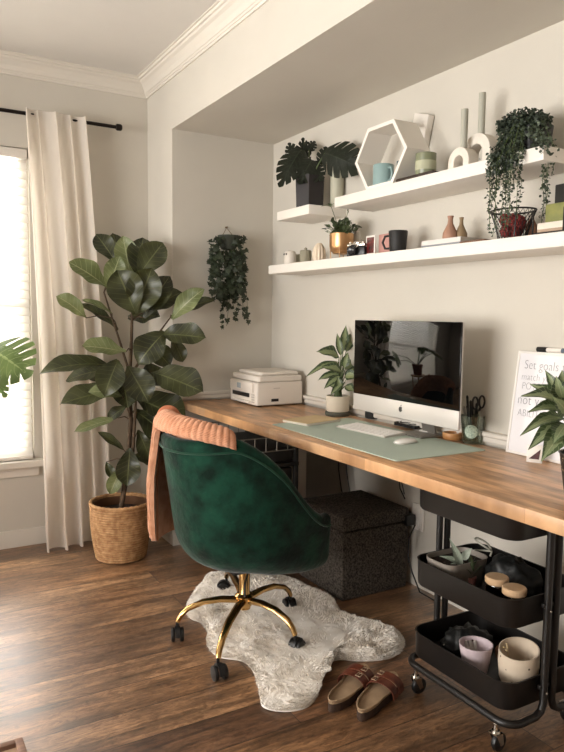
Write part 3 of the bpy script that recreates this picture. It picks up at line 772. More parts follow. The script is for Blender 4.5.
mk = thing('dry_erase_marker', t.matrix_basis @ Vector((0, 0, 0)), 'black and white marker lying along the top of the whiteboard', 'marker')
mk.location = Vector((A.x, A.y, DZ)) + Vector((.12, math.sin(tilt)*WBH-.002, math.cos(tilt)*WBH+.0085))
RX = Matrix.Rotation(PI/2, 4, 'Y')
MB().tube([(-.045, 0, 0), (-.047, 0, 0), (-.01, 0, 0)], [.006, .0085, .0085], 12).build('marker_cap', M_blk, mk)
MB().tube([(-.01, 0, 0), (.045, 0, 0)], .0075, 12).build('marker_barrel', M_white, mk)
MB().tube([(.045, 0, 0), (.06, 0, 0)], .0078, 12).build('marker_end', mat('slate_blue', '56606e', .5), mk)
# small picture block
q = PY(534, 457, -.115)
t = thing('small_photo_block', (q.x, -.115, DZ), 'tiny white photo card with a dark red picture before the whiteboard', 'photo card', rz=.5)
o = MB().box((0, .006, .028), (.046, .004, .055), .001); o.build('card', M_white, t)
MB().prism([(-.016, .012), (.018, .044), (.014, .012)], .0008, Matrix.Translation((0, .0038, 0)) @ Matrix.Rotation(PI/2, 4, 'X')).build('picture', mat('dark_red_print', '4a1f1f', .5, var=.3, scale=90), t)
MB().box((0, .02, .016), (.03, .026, .003), .001, M=None).build('easel', M_white, t)
MB().tube([(0, .008, .04), (0, .045, .001)], .0016, 6).build('strut', M_chrome, t)

# potted plants on the desk ------------------------------------------------
pc0 = Vector((.765, -.085, DZ))
t = thing('potted_plant', pc0, 'variegated plant in a white pot on a grey saucer between printer and computer', 'plant')
MB().lathe([(0, 0), (.053, 0), (.056, .004), (.056, .016), (.050, .018), (.0, .018)], n=40).build('saucer', mat('grey_green_saucer', '55564c', .6), t)
MB().lathe([(.0, .018), (.046, .018), (.050, .022), (.053, .088), (.050, .089), (.047, .075), (0, .075)], n=40).build('pot', mat('cream_pot', 'd6cbb8', .6), t)
MB().lathe([(0, .068), (.047, .068), (.047, .079), (0, .082)], n=30).build('soil', M_soil, t)
D0 = (pc0-CAM).dot(FW); fol = MB(); stem = MB(); S0 = pc0+Vector((0, 0, .08))
for bp, tp, wd, db, dt, up in [((339, 357), (316, 352), 15, -.02, -.06, .8), ((338, 362), (306, 377), 8, .0, -.03, .9), ((343, 352), (346, 325), 9, .02, .03, .1), ((341, 356), (337, 333), 7, -.01, .0, .1), ((346, 352), (357, 328), 10, .04, .06, .2),
   ((342, 372), (321, 367), 12, -.03, -.06, .7), ((340, 374), (317, 381), 9, .01, -.01, .9), ((341, 376), (324, 389), 9, -.02, -.04, .6), ((345, 370), (357, 361), 11, .03, .06, .5), ((345, 376), (358, 377), 12, -.03, -.05, .5), ((343, 382), (330, 396), 7, -.04, -.05, .4), ((340, 390), (338, 376), 8, -.04, -.05, .1), ((345, 386), (355, 392), 10, -.04, -.06, .6), ((344, 368), (348, 352), 9, -.02, -.03, .1), ((346, 380), (354, 368), 9, .0, .02, .3), ((341, 388), (327, 385), 7, .03, .05, .6)]:
    P, Q = pleaf(fol, None, bp, tp, wd, D0, db, dt, up, prof='lance', droop=.12, fold=.4, wav=.5, nv=12)
    stem.tube([S0+Vector((R.uniform(-.015, .015), R.uniform(-.015, .015), -.01)), (S0+P)/2+Vector((0, 0, .01)), P], [.004, .0032, .002], 6)
stem.build('stems', M_stem, t, root=pc0); fol.build('foliage', L_dief, t, root=pc0)

pc1 = Vector((2.235, -.375, DZ))
t = thing('potted_plant', pc1, 'leafy plant in a dark dotted pot at the right edge of the desk', 'plant')
M_dots = mat('dark_dotted_pot', '1f1915', .5)
nt = M_dots.node_tree; bb = nt.nodes['Principled BSDF']; vt = nt.nodes.new('ShaderNodeTexVoronoi'); vt.inputs['Scale'].default_value = 110; tc = nt.nodes.new('ShaderNodeTexCoord'); nt.links.new(tc.outputs['Object'], vt.inputs[0])
cr = nt.nodes.new('ShaderNodeValToRGB'); cr.color_ramp.elements[0].position = .22; cr.color_ramp.elements[0].color = srgb('c8b090'); cr.color_ramp.elements[1].position = .26; cr.color_ramp.elements[1].color = srgb('1f1915')
nt.links.new(vt.outputs['Distance'], cr.inputs[0]); nt.links.new(cr.outputs[0], bb.inputs['Base Color'])
MB().lathe([(0, 0), (.046, 0), (.050, .004), (.067, .118), (.070, .122), (.066, .122), (.062, .108), (0, .108)], n=40).build('pot', M_dots, t)
MB().lathe([(0, .1), (.06, .1), (.061, .112), (0, .115)], n=30).build('soil', M_soil, t)
D1 = (pc1-CAM).dot(FW); fol = MB(); stem = MB(); S0 = pc1+Vector((0, 0, .112))
for bp, tp, wd, db, dt, up in [((562, 408), (521, 396), 17, -.03, -.10, .8), ((560, 396), (545, 370), 9, .0, .02, .2), ((563, 400), (556, 376), 16, -.04, -.05, .1), ((562, 412), (537, 408), 12, .02, -.02, .7), ((564, 420), (520, 436), 14, -.03, -.12, .9), ((566, 430), (541, 462), 19, -.06, -.12, .4), ((563, 418), (536, 422), 12, .04, .02, .9), ((565, 404), (548, 388), 14, .03, .03, .4), ((566, 425), (553, 444), 18, -.07, -.11, .4),
    ((568, 400), (588, 372), 16, 0, 0, .2), ((562, 404), (530, 384), 15, .0, .0, .5), ((563, 412), (528, 412), 14, -.05, -.1, .8), ((565, 396), (562, 370), 14, .02, .02, .1), ((564, 424), (528, 450), 15, -.02, -.06, .7), ((570, 410), (606, 398), 17, -.03, -.06, .7), ((570, 420), (604, 432), 17, -.04, -.08, .7), ((568, 398), (572, 366), 15, .03, .04, .1), ((568, 425), (580, 458), 18, -.05, -.1, .4), ((566, 412), (552, 396), 17, -.08, -.12, .2), ((566, 430), (535, 444), 13, .02, .0, .8), ((568, 415), (590, 385), 15, .05, .08, .5)]:
    P, Q = pleaf(fol, None, bp, tp, wd*1.15, D1, db, dt, up, prof='lance', droop=.13, fold=.35, wav=.4, nv=12)
    stem.tube([S0+Vector((R.uniform(-.015, .015), R.uniform(-.015, .015), -.01)), (S0+P)/2+Vector((0, 0, .01)), P], [.004, .003, .002], 6)
stem.build('stems', M_stem, t, root=pc1); fol.build('foliage', L_agl, t, root=pc1)

# ------------------------------------------------------------------ wall shelves
def shelf(x0, x1, z, label):
    o = MB().bx(0, x1-x0, -.2, -.001, -.041, 0, .0015).build('floating_shelf', M_shelf); o.location = (x0, 0, z); tag(o, label, 'shelf')
ZU, ZL = 1.687, 1.440
shelf(.398, .681, ZU, 'short white floating shelf carrying the dark potted monstera')
shelf(.878, 1.918, ZU, 'upper long white floating shelf with the hexagon frame')
shelf(.32, 2.5, ZL, 'lower long white floating shelf running past the camera and basket')

# monstera on the short shelf
p0 = Vector((.552, -.115, ZU)); D2 = (p0-CAM).dot(FW)
t = thing('potted_monstera', p0, 'dark leaved monstera in a faceted black pot on the short shelf', 'plant')
b = MB(); hexa = [Vector((math.cos(a*PI/3+.42), math.sin(a*PI/3+.42), 0)) for a in range(6)]
b.loft([[v*.068+Vector((0, 0, 0)) for v in hexa], [v*.074+Vector((0, 0, .145)) for v in hexa], [v*.069+Vector((0, 0, .145)) for v in hexa], [v*.064+Vector((0, 0, .105)) for v in hexa]]); b.build('pot', mat('black_faceted_pot', '211b1c', .45), t, smooth=False)
fol = MB(); stem = MB(); S0 = p0+Vector((0, 0, .10))
MB().lathe([(0, .095), (.05, .095), (.05, .106), (0, .11)], n=24).build('soil', M_soil, t)
for bp, tp, wd, db, dt, up, sl in [((301, 150), (281, 182), 27, -.03, -.10, .5, 5), ((305, 165), (303, 138), 15, .04, .06, .1, 4), ((309, 150), (315, 141), 11, .03, .05, .1, 3), ((312, 160), (300, 181), 26, -.05, -.09, .3, 4), ((318, 172), (306, 163), 18, -.02, .0, .4, 3), ((325, 153), (361, 167), 36, -.04, -.06, .3, 5), ((322, 164), (326, 147), 15, .0, .0, .2, 3), ((308, 168), (322, 178), 24, -.04, -.08, .5, 4), ((296, 160), (289, 143), 16, .03, .04, .2, 4)]:
    P = PD(bp[0], bp[1], D2+db); Q = PD(tp[0], tp[1], D2+dt); n = tocam(P)+Vector((0, 0, up))
    if tp[0] > 340: P = PY(bp[0], bp[1], -.11); Q = PY(tp[0], tp[1], -.06); n = Vector((.5, -1, .25))
    monstera_leaf(fol, P, Q, wd*D2/F, n, slits=sl, depth=.5, droop=.06)
    stem.tube([S0, (S0+P)/2+Vector((0, 0, .02)), P], [.004, .0035, .0025], 6)
stem.build('stems', M_stem, t, root=p0); fol.build('foliage', L_mon, t, root=p0)
# white vase beside the monstera
o = MB().lathe([(0, 0), (.027, 0), (.03, .004), (.03, .165), (.027, .168), (.024, .165), (.024, .01), (0, .008)], n=28).build('vase', mat('pale_sage_vase', 'b9b6a2', .6)); o.location = (.652, -.034, ZU); tag(o, 'pale cylindrical vase behind the dark monstera pot', 'vase')

# hexagon frame on the long shelf
hc = PY(378, 158, -.19); hx, hz = PY(372, 160, -.19).x, None
hL = PY(355, 163, -.19); hR = PY(407, 150, -.19)
cxh = (hL.x+hR.x)/2; rh = (hR.x-hL.x)/2
print('hex', hL, hR, rh)
hh = rh*math.sqrt(3)/2*.86; KZ = .86
t = thing('hexagon_shelf', (cxh, -.19, ZU), 'white hexagonal frame standing on the upper shelf', 'wall frame')
b = MB(); o_ = [Vector((rh*math.cos(a*PI/3), 0, hh+KZ*rh*math.sin(a*PI/3))) for a in range(6)]; i_ = [Vector(((rh-.016)*math.cos(a*PI/3), 0, hh+KZ*(rh-.018)*math.sin(a*PI/3))) for a in range(6)]
bk = Vector((0, .11, 0))
b.loft([o_, [v+bk for v in o_], [v+bk for v in i_], i_, o_], cap=(False, False)); b.build('frame', M_shelf, t, smooth=False)
# small white ornament hanging on the wall behind candle
wp = PY(419, 133, -.004)
o = MB().prism([(-.055, -.06), (.03, -.075), (.06, .045), (-.02, .07)], .03, Matrix.Translation((0, 0, 0)) @ Matrix.Rotation(PI/2, 4, 'X'), .002).build('wall_hook_block', M_shelf); o.location = (wp.x+.025, -.004, wp.z); tag(o, 'small slanted white block on the wall right of the hexagon frame', 'wall ornament')
# teal mug + small dark-teal card
q = PY(383, 186, -.16)
M_teal = mat('teal_ceramic', '8ba4a3', .4)
def mug(name, loc, r, h, m_, label, cat, rz, group=None, hand=True, taper=1.0):
    t = thing(name, loc, label, cat, group, rz=rz)
    MB().lathe([(0, 0), (r*.9*taper, 0), (r*taper, .004), (r, h-.002), (r-.001, h), (r-.004, h-.002), (r*taper-.004, .006), (0, .006)], n=32).build('cup', m_, t)
    if hand: MB().tube([(r-.002, 0, h*.8), (r+h*.22, 0, h*.78), (r+h*.33, 0, h*.5), (r+h*.2, 0, h*.22), (r-.002, 0, h*.22)], .0045, 8).build('handle', m_, t)
    return t
zin = ZU+.0125
mug('mug', (cxh-.045, -.135, zin), .040, .084, M_teal, 'pale teal mug with round handle standing inside the hexagon frame', 'mug', -.15)
o = MB().box((0, 0, .046), (.036, .014, .092), .003).build('slate_holder', mat('slate_teal', '4e5f63', .6)); o.location = (cxh+.028, -.11, zin); tag(o, 'narrow slate blue holder beside the teal mug in the hexagon frame', 'holder')
# dark tray with green candle
q = PY(409, 180, -.17)
tx0, tx1 = PY(391, 183, -.19).x, PY(434, 171, -.19).x
tx0 = cxh+rh*.5+.022
o = rbox(MB(), tx1-tx0, .14, .008, 0, .012, .002).build('display_tray', mat('dark_wood_tray', '33241b', .5)); o.location = ((tx0+tx1)/2, -.125, ZU); tag(o, 'thin dark wooden tray on the upper shelf under the candle jar', 'tray')
q = PY(421, 170, -.14)
t = thing('candle_jar', (q.x+.002, -.12, ZU+.012), 'green candle jar with a pale label band on the dark tray', 'candle')
MB().lathe([(0, 0), (.035, 0), (.037, .003), (.037, .085), (.033, .086), (.033, .07), (0, .07)], n=36).build('jar', mat('olive_glass', '7d8165', .3), t)
MB().lathe([(.0375, .026), (.0375, .058)], n=36, cap=False).build('label_band', mat('pale_label', 'b2b296', .7), t)
# arch vases with grey tube tops
M_arch = mat('matte_white_ceramic', 'ddd5c9', .75, bump=.1, bscale=200)
M_tube = mat('grey_green_taper', 'acaa9c', .6)
def arch(name, x, w, h, th, y, hc_, label, off):
    t = thing(name, (x, y, ZU), label, 'vase', 'arch vases on the upper shelf')
    pts = []; ow = w/2; iw = w/2-th
    out = [(-ow, 0)]+[(-ow*math.cos(a*PI/16), h-ow+ow*math.sin(a*PI/16)) for a in range(17)]+[(ow, 0)]
    inn = [(iw, 0)]+[(iw*math.cos(a*PI/16), h-ow+iw*math.sin(a*PI/16)) for a in range(17)]+[(-iw, 0)]
    MB().prism(out+inn, .045, Matrix.Rotation(PI/2, 4, 'X') @ Matrix.Translation((0, 0, -.0225)), .0015).build('arch_body', M_arch, t, angle=30)
    MB().tube([(off, 0, h-.012), (off, 0, h+hc_)], .0115, 16).build('taper_candle', M_tube, t)
q1 = PY(464, 160, -.13); q2 = PY(480, 155, -.13)
arch('arch_vase', PY(463.5, 150, -.145).x, .094, .072, .026, -.145, .125, 'smaller white arch vase with the shorter grey taper', 0)
arch('arch_vase', PY(480.5, 150, -.095).x, .125, .118, .034, -.095, .132, 'larger white arch vase with the taller grey taper', 0)
# string plant ------------------------------------------------------------
sp0 = PY(533, 160, -.11); sp0 = Vector((sp0.x, -.11, ZU)); D3 = (sp0-CAM).dot(FW)
t = thing('trailing_plant', sp0, 'bushy trailing plant spilling off the right end of the upper shelf', 'plant')
MB().lathe([(0, 0), (.04, 0), (.045, .004), (.055, .085), (.051, .085), (.047, .07), (0, .07)], n=28).build('pot', M_blk, t)
fol = MB(); stem = MB()
def bit(b, p, s):
    d = Vector((R.gauss(0, 1), R.gauss(0, 1), R.gauss(-.2, .8))).normalized(); n = Vector((R.gauss(0, 1), R.gauss(0, 1), R.gauss(.3, 1)))
    leaf(b, p, p+d*s, s*.75, n, 'oval', nv=3, nu=2, droop=.1)
for i in range(2100):
    a = R.random()*2*PI; h = R.random()**.6; r = R.random()**.4
    p = PD(518+26*math.cos(a)*r*(1-.25*(h-.5)), 145-28*h*(1-.25*r*r)+ (8 if r > .8 else 0), D3+R.uniform(-.09, .07)) if False else sp0+Vector((.080*math.cos(a)*r-.022, .072*math.sin(a)*r-.02, .062+.062*h*math.sqrt(max(0, 1-.75*r*r))+.02*R.random()))
    bit(fol, p, R.uniform(.008, .013))
def strand(px, y0, y1, yy, amp=1.2):
    top = PY(px, y0, yy); z0 = top.z; bot = PY(px, y1, yy).z
    s0_ = sp0+Vector((R.uniform(-.03, .03), R.uniform(-.03, .01), .09))
    pts = [s0_, (s0_+top)/2+Vector((0, -.01, .05)), top]
    n = max(3, int((z0-bot)/.02))
    for i in range(1, n+1): pts.append(Vector((top.x+R.uniform(-1, 1)*.003, yy+R.uniform(-.004, .004), z0+(bot-z0)*i/n)))
    stem.tube(pts, .001, 4)
    for a, c in zip(pts[1:-1], pts[2:]):
        k = max(2, int((c-a).length/.0040))
        for j in range(k):
            p = a.lerp(c, (j+R.random())/k)+Vector((R.gauss(0, .0035), R.gauss(0, .0035), 0)); bit(fol, p, R.uniform(.007, .0115))
for px, y0, y1 in ((490, 168, 212), (493, 165, 205), (497, 160, 218), (500, 158, 190), (504, 158, 222), (507, 160, 230), (511, 155, 226), (512, 158, 212), (519, 160, 218), (522, 158, 200), (497, 162, 236), (491, 170, 230), (502, 150, 180), (509, 150, 206), (515, 152, 190)): strand(px, y0, y1, R.uniform(-.235, -.21))
for px, y0, y1 in ((544, 150, 190), (548, 145, 218), (545, 160, 224), (549, 150, 198), (556, 150, 165), (553, 148, 176)): strand(px, y0, y1, R.uniform(-.16, -.10))
for (x1_, y1_), (x2_, y2_) in (((505, 140), (492, 168)), ((510, 135), (497, 160)), ((530, 125), (546, 150)), ((520, 140), (505, 165)), ((520, 148), (512, 165)), ((508, 150), (490, 172)), ((512, 145), (500, 172))):
    for k in range(170):
        f_ = R.random(); a = PY(x1_, y1_, -.17).lerp(PY(x2_, y2_, -.215), f_); bit(fol, a+Vector((R.gauss(0, .012), R.gauss(0, .012), R.gauss(0, .012))), R.uniform(.009, .014))
stem.build('stems', M_stem, t, root=sp0); fol.build('foliage', L_pearl, t, root=sp0)

# lower shelf things ---------------------------------------------------------
M_cer = mat('white_ceramic', 'd8d0c4', .5)
q = PY(290, 262, -.15).x
t = thing('owl_figurine', (q, -.15, ZL), 'small white owl shaped figurine at the left end of the lower shelf', 'figurine')
MB().lathe([(0, 0), (.020, 0), (.023, .006), (.024, .03), (.022, .046), (.019, .052), (.008, .055), (0, .055)], n=24).build('body', M_cer, t)
for sx in (-1, 1):
    MB().lathe([(.004, 0), (.0045, .0015), (0, .002)], c=(sx*.008, -.0215, .04), n=10, M=Matrix.Rotation(PI/2, 4, 'X')).build('eye', M_blk, t)
    MB().lathe([(.005, 0), (0, .01)], c=(sx*.013, 0, .049), n=8).build('ear', M_cer, t)
t.scale = (1.2, 1.2, 1.2)
o = MB().lathe([(0, 0), (.017, 0), (.018, .003), (.018, .052), (.015, .053), (.015, .006), (0, .005)], n=24).build('tumbler', mat('pale_grey_green', 'a7a590', .6)); o.location = (PY(299, 260, -.09).x, -.09, ZL); tag(o, 'pale sage tumbler half hidden behind the grey cup', 'tumbler')
t = thing('grey_cup', (PY(305.5, 260, -.14).x, -.14, ZL), 'grey ribbed cup with a little knob beside the owl figurine', 'cup')
MB().lathe([(0, 0), (.020, 0), (.022, .003), (.022, .048), (.019, .05), (.0, .05)], n=24, fn=lambda p, a, z: Vector((p.x*(1+.03*math.cos(a*12)), p.y*(1+.03*math.cos(a*12)), p.z))).build('cup', mat('grey_stoneware', '8a8471', .7), t)
MB().lathe([(0, .05), (.004, .05), (.006, .058), (0, .062)], n=12).build('knob', mat('grey_stoneware', '8a8471', .7), t)
t.scale = (1.18, 1.18, 1.18)
o = MB().lathe([(0, 0), (.020, 0), (.027, .012), (.029, .03), (.025, .055), (.016, .072), (.009, .08), (.006, .08), (.0, .07)], n=60, fn=lambda p, a, z: Vector((p.x*(1+.07*math.cos(a*12)), p.y*(1+.07*math.cos(a*12)), p.z))).build('ribbed_vase', mat('cream_ceramic', 'd9c9b3', .65)); o.location = (PY(319, 258, -.15).x, -.15, ZL); tag(o, 'cream ribbed bulb shaped vase left of the gold planter', 'vase')
# gold planter on a wire stand
gp = Vector((PY(341.5, 250, -.13).x, -.13, ZL)); D4 = (gp-CAM).dot(FW)
t = thing('gold_planter', gp, 'gold planter with a small leafy plant on a wire stand', 'plant')
M_gold2 = mat('brushed_gold', 'c0966a', .34, .85)
MB().lathe([(0, .024), (.036, .024), (.047, .04), (.052, .055), (.052, .108), (.049, .108), (.048, .095), (0, .095)], n=36).build('pot', M_gold2, t)
b = MB()
for k in range(4):
    a = PI/4+k*PI/2; b.tube([(.045*math.cos(a), .045*math.sin(a), 0), (.050*math.cos(a), .050*math.sin(a), .055)], .0018, 6)
b.tube([(.048*math.cos(k*PI/12), .048*math.sin(k*PI/12), .036) for k in range(24)], .0018, 6, closed=True); b.build('wire_stand', M_gold2, t)
fol = MB(); stem = MB(); S0 = Vector((0, 0, .095))
for i in range(130):
    a = R.random()*2*PI; e = R.uniform(.25, 1.4); L_ = R.uniform(.03, .075)
    p = S0+Vector((math.cos(a)*math.cos(e), math.sin(a)*math.cos(e), math.sin(e)))*L_
    stem.tube([S0+Vector((R.gauss(0, .01), R.gauss(0, .01), 0)), p], .0012, 4)
    d = (p-S0).normalized()+Vector((R.gauss(0, .5), R.gauss(0, .5), R.gauss(-.1, .4)))
    leaf(fol, p, p+d.normalized()*R.uniform(.018, .030), .017, Vector((R.gauss(0, .5), R.gauss(-.5, .5), 1)), 'oval', nv=5, nu=4, fold=.3)
for p_, c_ in (((331, 206), (332, 213)), ((349, 207), (347, 215))):
    P = PD(p_[0], p_[1], D4)-gp; stem.tube([S0, P], .0012, 4)
    for k in range(5): leaf(fol, P, P+Vector((R.gauss(0, .02), R.gauss(0, .02), R.gauss(0, .012))), .014, (0, -.5, 1), 'oval', nv=5, nu=4)
stem.build('stems', M_stem, t); fol.build('foliage', L_herb, t)
o = MB().lathe([(0, 0), (.02, 0), (.023, .004), (.022, .08), (.016, .1), (.012, .125), (.010, .125), (0, .12)], n=28).build('bottle_vase', M_cer); o.location = (PY(357, 240, -.05).x, -.05, ZL); tag(o, 'slim white bottle vase standing behind the gold planter', 'vase')
# camera
cp = Vector((PY(357, 250, -.165).x, -.165, ZL))
t = thing('film_camera', cp, 'small vintage film camera in black and silver on the lower shelf', 'camera', rz=.35)
MB().box((0, 0, .020), (.086, .024, .040), .003).build('body', M_blk, t)
MB().box((0, 0, .047), (.086, .022, .012), .003).box((0, 0, .055), (.026, .02, .012), .003).build('top_plate', M_chrome, t)
MB().lathe([(.021, 0), (.021, .012), (.019, .012), (.019, .022), (.016, .024), (.012, .022), (0, .020)], c=(-.004, -.012, .024), n=28, M=Matrix.Rotation(PI/2, 4, 'X')).build('lens', mat('lens_black', '1c1b1d', .25), t)
MB().lathe([(.0215, .002), (.0215, .006)], c=(-.004, -.012, .024), n=28, M=Matrix.Rotation(PI/2, 4, 'X'), cap=False).build('lens_ring', M_chrome, t)
for x in (-.032, .03): MB().lathe([(0, 0), (.006, 0), (.006, .006), (0, .006)], c=(x, 0, .053), n=14).build('dial', M_chrome, t)
# framed photo
q = Vector((PY(371, 245, -.14).x, -.14, ZL))
t = thing('small_framed_photo', q, 'small white framed red and black picture beside the film camera', 'picture', rz=.1)
MB().box((0, 0, .040), (.052, .006, .08), .001).build('frame', M_white, t)
MB().box((0, -.0035, .042), (.040, .001, .062), 0).build('print', mat('red_black_print', '6e1d18', .4, col2='150d0c', scale=45), t, smooth=False)
MB().tube([(0, .003, .06), (0, .035, .001)], .002, 6).build('easel_leg', M_white, t)
# pink book-like card and black mug
q = PY(386, 245, -.12)
o = MB().box((-.012, 0, .041), (.07, .02, .084), .002).build('pink_box', mat('dusty_pink', 'b98a80', .7)); o.location = (q.x, -.11, ZL); tag(o, 'dusty pink upright box behind the black mug', 'box')
q = PY(398, 240, -.14)
mug('mug', (q.x, -.14, ZL), .036, .082, mat('matte_black_ceramic', '1d1b1a', .6), 'black mug with curled handle beside the dusty pink box', 'mug', 3.6, taper=.85)
# books with bud vases
q = PY(440, 243, -.15)
bx0 = PY(421, 243, -.19).x; bx1 = PY(460, 240, -.19).x
for i, (c_, lab, dz, th) in enumerate((('8a8d90', 'grey book under the white one below the bud vases', 0, .008), ('d8d2cc', 'white book lying under the two brown bud vases', .008, .016))):
    t = thing('book', ((bx0+bx1)/2, -.12, ZL+dz), lab, 'book', 'books lying on the lower shelf')
    W_ = bx1-bx0
    MB().box((0, 0, th/2), (W_-.004, .13, th-.003), 0).build('pages', mat('paper', 'e4ddd0', .8), t, smooth=False)
    MB().box((0, 0, th-.0008), (W_, .135, .0016), .0004).box((0, 0, .0008), (W_, .135, .0016), .0004).box((0, -.0670, th/2), (W_, .0016, th), .0004).build('cover', mat('cover_'+c_, c_, .6), t)
bz = ZL+.024
for x_, r_, h_, c_, lab, nk in ((PY(450, 235, -.13).x, .026, .083, 'a07862', 'wider brown clay bud vase with flared lip', .011), (PY(461, 235, -.10).x, .022, .078, '8a7355', 'slimmer olive brown bud vase on the right', .008)):
    m_ = mat('clay_'+c_, c_, .55, var=.1, scale=30)
    yv = -.13 if nk > .01 else -.10
    t = MB().lathe([(0, 0), (r_*.9, 0), (r_, .008), (r_*.95, h_*.3), (nk*.9, h_*.68), (nk*.75, h_*.85), (nk, h_), (nk*.7, h_), (0, h_*.8)], n=28).build('bud_vase', m_)
    t.location = (min(x_, bx1-.02), yv, bz); tag(t, lab, 'vase', 'bud vases on the books')
# thin dark tray that runs to the basket
xa, xb = PY(463, 240, -.17).x, PY(486, 238, -.17).x
o = rbox(MB(), xb-xa+.01, .09, .006, 0, .006, .001).build('wooden_coaster', mat('walnut', '6b4a33', .6)); o.location = ((xa+xb)/2+.012, -.15, ZL); tag(o, 'thin walnut board between the books and the wire basket', 'board')
# wire basket with red cloth
cx0, cx1 = PY(490.5, 230, -.15).x, PY(525, 227, -.15).x
bc = Vector(((cx0+cx1)/2-.002, -.125, ZL))
t = thing('wire_basket', bc, 'dark wire mesh basket under the trailing plant on the lower shelf', 'basket')
b = MB(); rw = .066; hw = .088
def bp_(a, f_): 
    r = rw*(.68+.42*f_**1.3); return Vector((r*math.cos(a), r*math.sin(a)*.85, .003+f_*hw))
for f_ in (0, 1): b.tube([bp_(2*PI*k/32, f_) for k in range(32)], .0028, 6, closed=True)
for k in range(26):
    for s_ in (-1, 1): b.tube([bp_(2*PI*(k+s_*f_*3/6)/26, f_/6) for f_ in range(7)], .0008, 4)
for k in range(4): b.tube([bp_(2*PI*(k+.5)/4, f_/4) for f_ in range(5)], .002, 5)
b.build('wire_mesh', M_black, t)
b = MB()
for i in range(22):
    a = R.random()*6.3; r = R.uniform(0, .026)
    b.lathe([(0, -.02), (.012, -.016), (.02, 0), (.012, .016), (0, .02)], c=(r*math.cos(a), r*math.sin(a), .024+R.random()*.042), n=10)
o = b.build('red_yarn', mat('red_yarn', '8c3432', .9, var=.35, scale=90, bump=1, bscale=200), None); o.location = bc+Vector((0, 0, .0)); tag(o, 'heap of dark red yarn lying inside the wire basket', 'yarn', kind='stuff')
o = MB().lathe([(0, 0), (.016, 0), (.019, .01), (.016, .05), (.008, .066), (0, .066)], n=24).build('terracotta_vase', mat('terracotta', 'a97c62', .8)); o.location = (PY(531, 232, -.07).x, -.07, ZL); tag(o, 'small terracotta vase between wire basket and book rack', 'vase')
# rack with books
rx = PY(535, 230, -.17).x
t = thing('book_rack', (rx, 0, ZL), 'black wire book rack at the right end of the lower shelf', 'rack')
for x in (0, .105, .21):
    b = MB().tube([(x, -.18, .003), (x, -.18, .07)], .0028, 6).tube([(x, -.04, .003), (x, -.04, .07)], .0028, 6).tube([(x, -.18, .004), (x, -.04, .004)], .0028, 6); b.build('hoop', M_black, t)
MB().tube([(0, -.18, .004), (.21, -.18, .004)], .0028, 6).tube([(0, -.04, .004), (.21, -.04, .004)], .0028, 6).build('rail', M_black, t)
# things lying in the rack, piled
z_ = ZL+.008
for i, (c_, th, lab, m0) in enumerate((('a9917a', .008, 'tan book at the bottom of the pile in the wire rack', 0), ('d9cfc0', .018, 'cream book on the tan one in the wire rack', 0))):
    t = thing('book', (rx+.115, -.11, z_), lab, 'book', 'books in the wire rack')
    MB().box((0, 0, th/2), (.20, .125, th-.003), 0).build('pages', mat('paper', 'e4ddd0', .8), t, smooth=False)
    MB().box((0, 0, th-.0008), (.205, .13, .0016), .0004).box((0, 0, .0008), (.205, .13, .0016), .0004).box((0, -.0645, th/2), (.205, .0016, th), .0004).build('cover', mat('cover_'+c_, c_, .6), t)
    z_ += th
t = thing('green_box', (rx+.11, -.11, z_), 'olive green box on the books in the wire rack', 'box')
MB().box((0, 0, .027), (.17, .10, .054), .003).build('box', mat('olive_box', '8b8a4e', .6, col2='6d7040', scale=25), t)
z_ += .054
o = MB().box((0, 0, .012), (.10, .08, .022), .006).build('pink_soap_box', mat('pale_peach', 'd2aa92', .7)); o.location = (rx+.13, -.10, z_); tag(o, 'peach box on the olive green box in the wire rack', 'box')
o = MB().box((0, 0, .012), (.09, .07, .022), .008).build('pink_pouch', mat('pale_pink', 'dcbcb6', .8)); o.location = (rx+.135, -.10, z_+.023); tag(o, 'pale pink pouch on top of the peach box', 'pouch')
q = PY(560, 190, -.02)
o = MB().box((0, 0, 0), (.16, .02, .17), .003).build('dark_picture_frame', mat('charcoal_frame', '2b2927', .5)); o.location = (PY(553, 195, -.02).x+.09, -.015, ZL+.085); tag(o, 'charcoal panel leaning behind the pale pink pouch', 'panel')

# ------------------------------------------------------------------ ivy hanging on the alcove side wall
hp = PX(226, 228, .004)
iv = Vector((.0, hp.y, hp.z))
t = thing('hanging_ivy', iv, 'dark trailing ivy in a hanging planter on the alcove side wall', 'plant')
M_rope = mat('jute_cord', '6e5a3e', .9)
e1 = PX(219, 242, .05)-iv; e2 = PX(236, 240, .05)-iv
MB().tube([e1, (.012, 0, 0), e2], .0022, 6).lathe([(.004, 0), (.004, .018), (0, .02)], c=(0, 0, .003), n=10, M=Matrix.Rotation(PI/2, 4, 'Y')).build('hanger', M_rope, t)
cy = (e1.y+e2.y)/2
MB().lathe([(0, -.12), (.035, -.115), (.05, -.09), (.055, -.045), (.05, -.045), (.04, -.06), (0, -.06)], c=(.058, cy, 0), n=24).build('pot', mat('dark_pot', '34382e', .7), t)
fol = MB(); stem = MB()
def ivyleaf(b, p, d, n, s):
    d = d.normalized(); n = (n-d*n.dot(d)).normalized(); w = d.cross(n)
    sh = [(0, 0), (.38, -.12), (.5, .12), (.32, .3), (.42, .55), (.16, .58), (0, 1), (-.16, .58), (-.42, .55), (-.32, .3), (-.5, .12), (-.38, -.12)]
    vs = [p+d*(.35*s)+n*.08*s]+[p+d*(y*s)+w*(x*s) for x, y in sh]
    b.add(vs, [[0, i+1, (i+1) % 12+1] for i in range(12)], [(.5, .35)]+[(.5+x, max(0, y)) for x, y in sh])
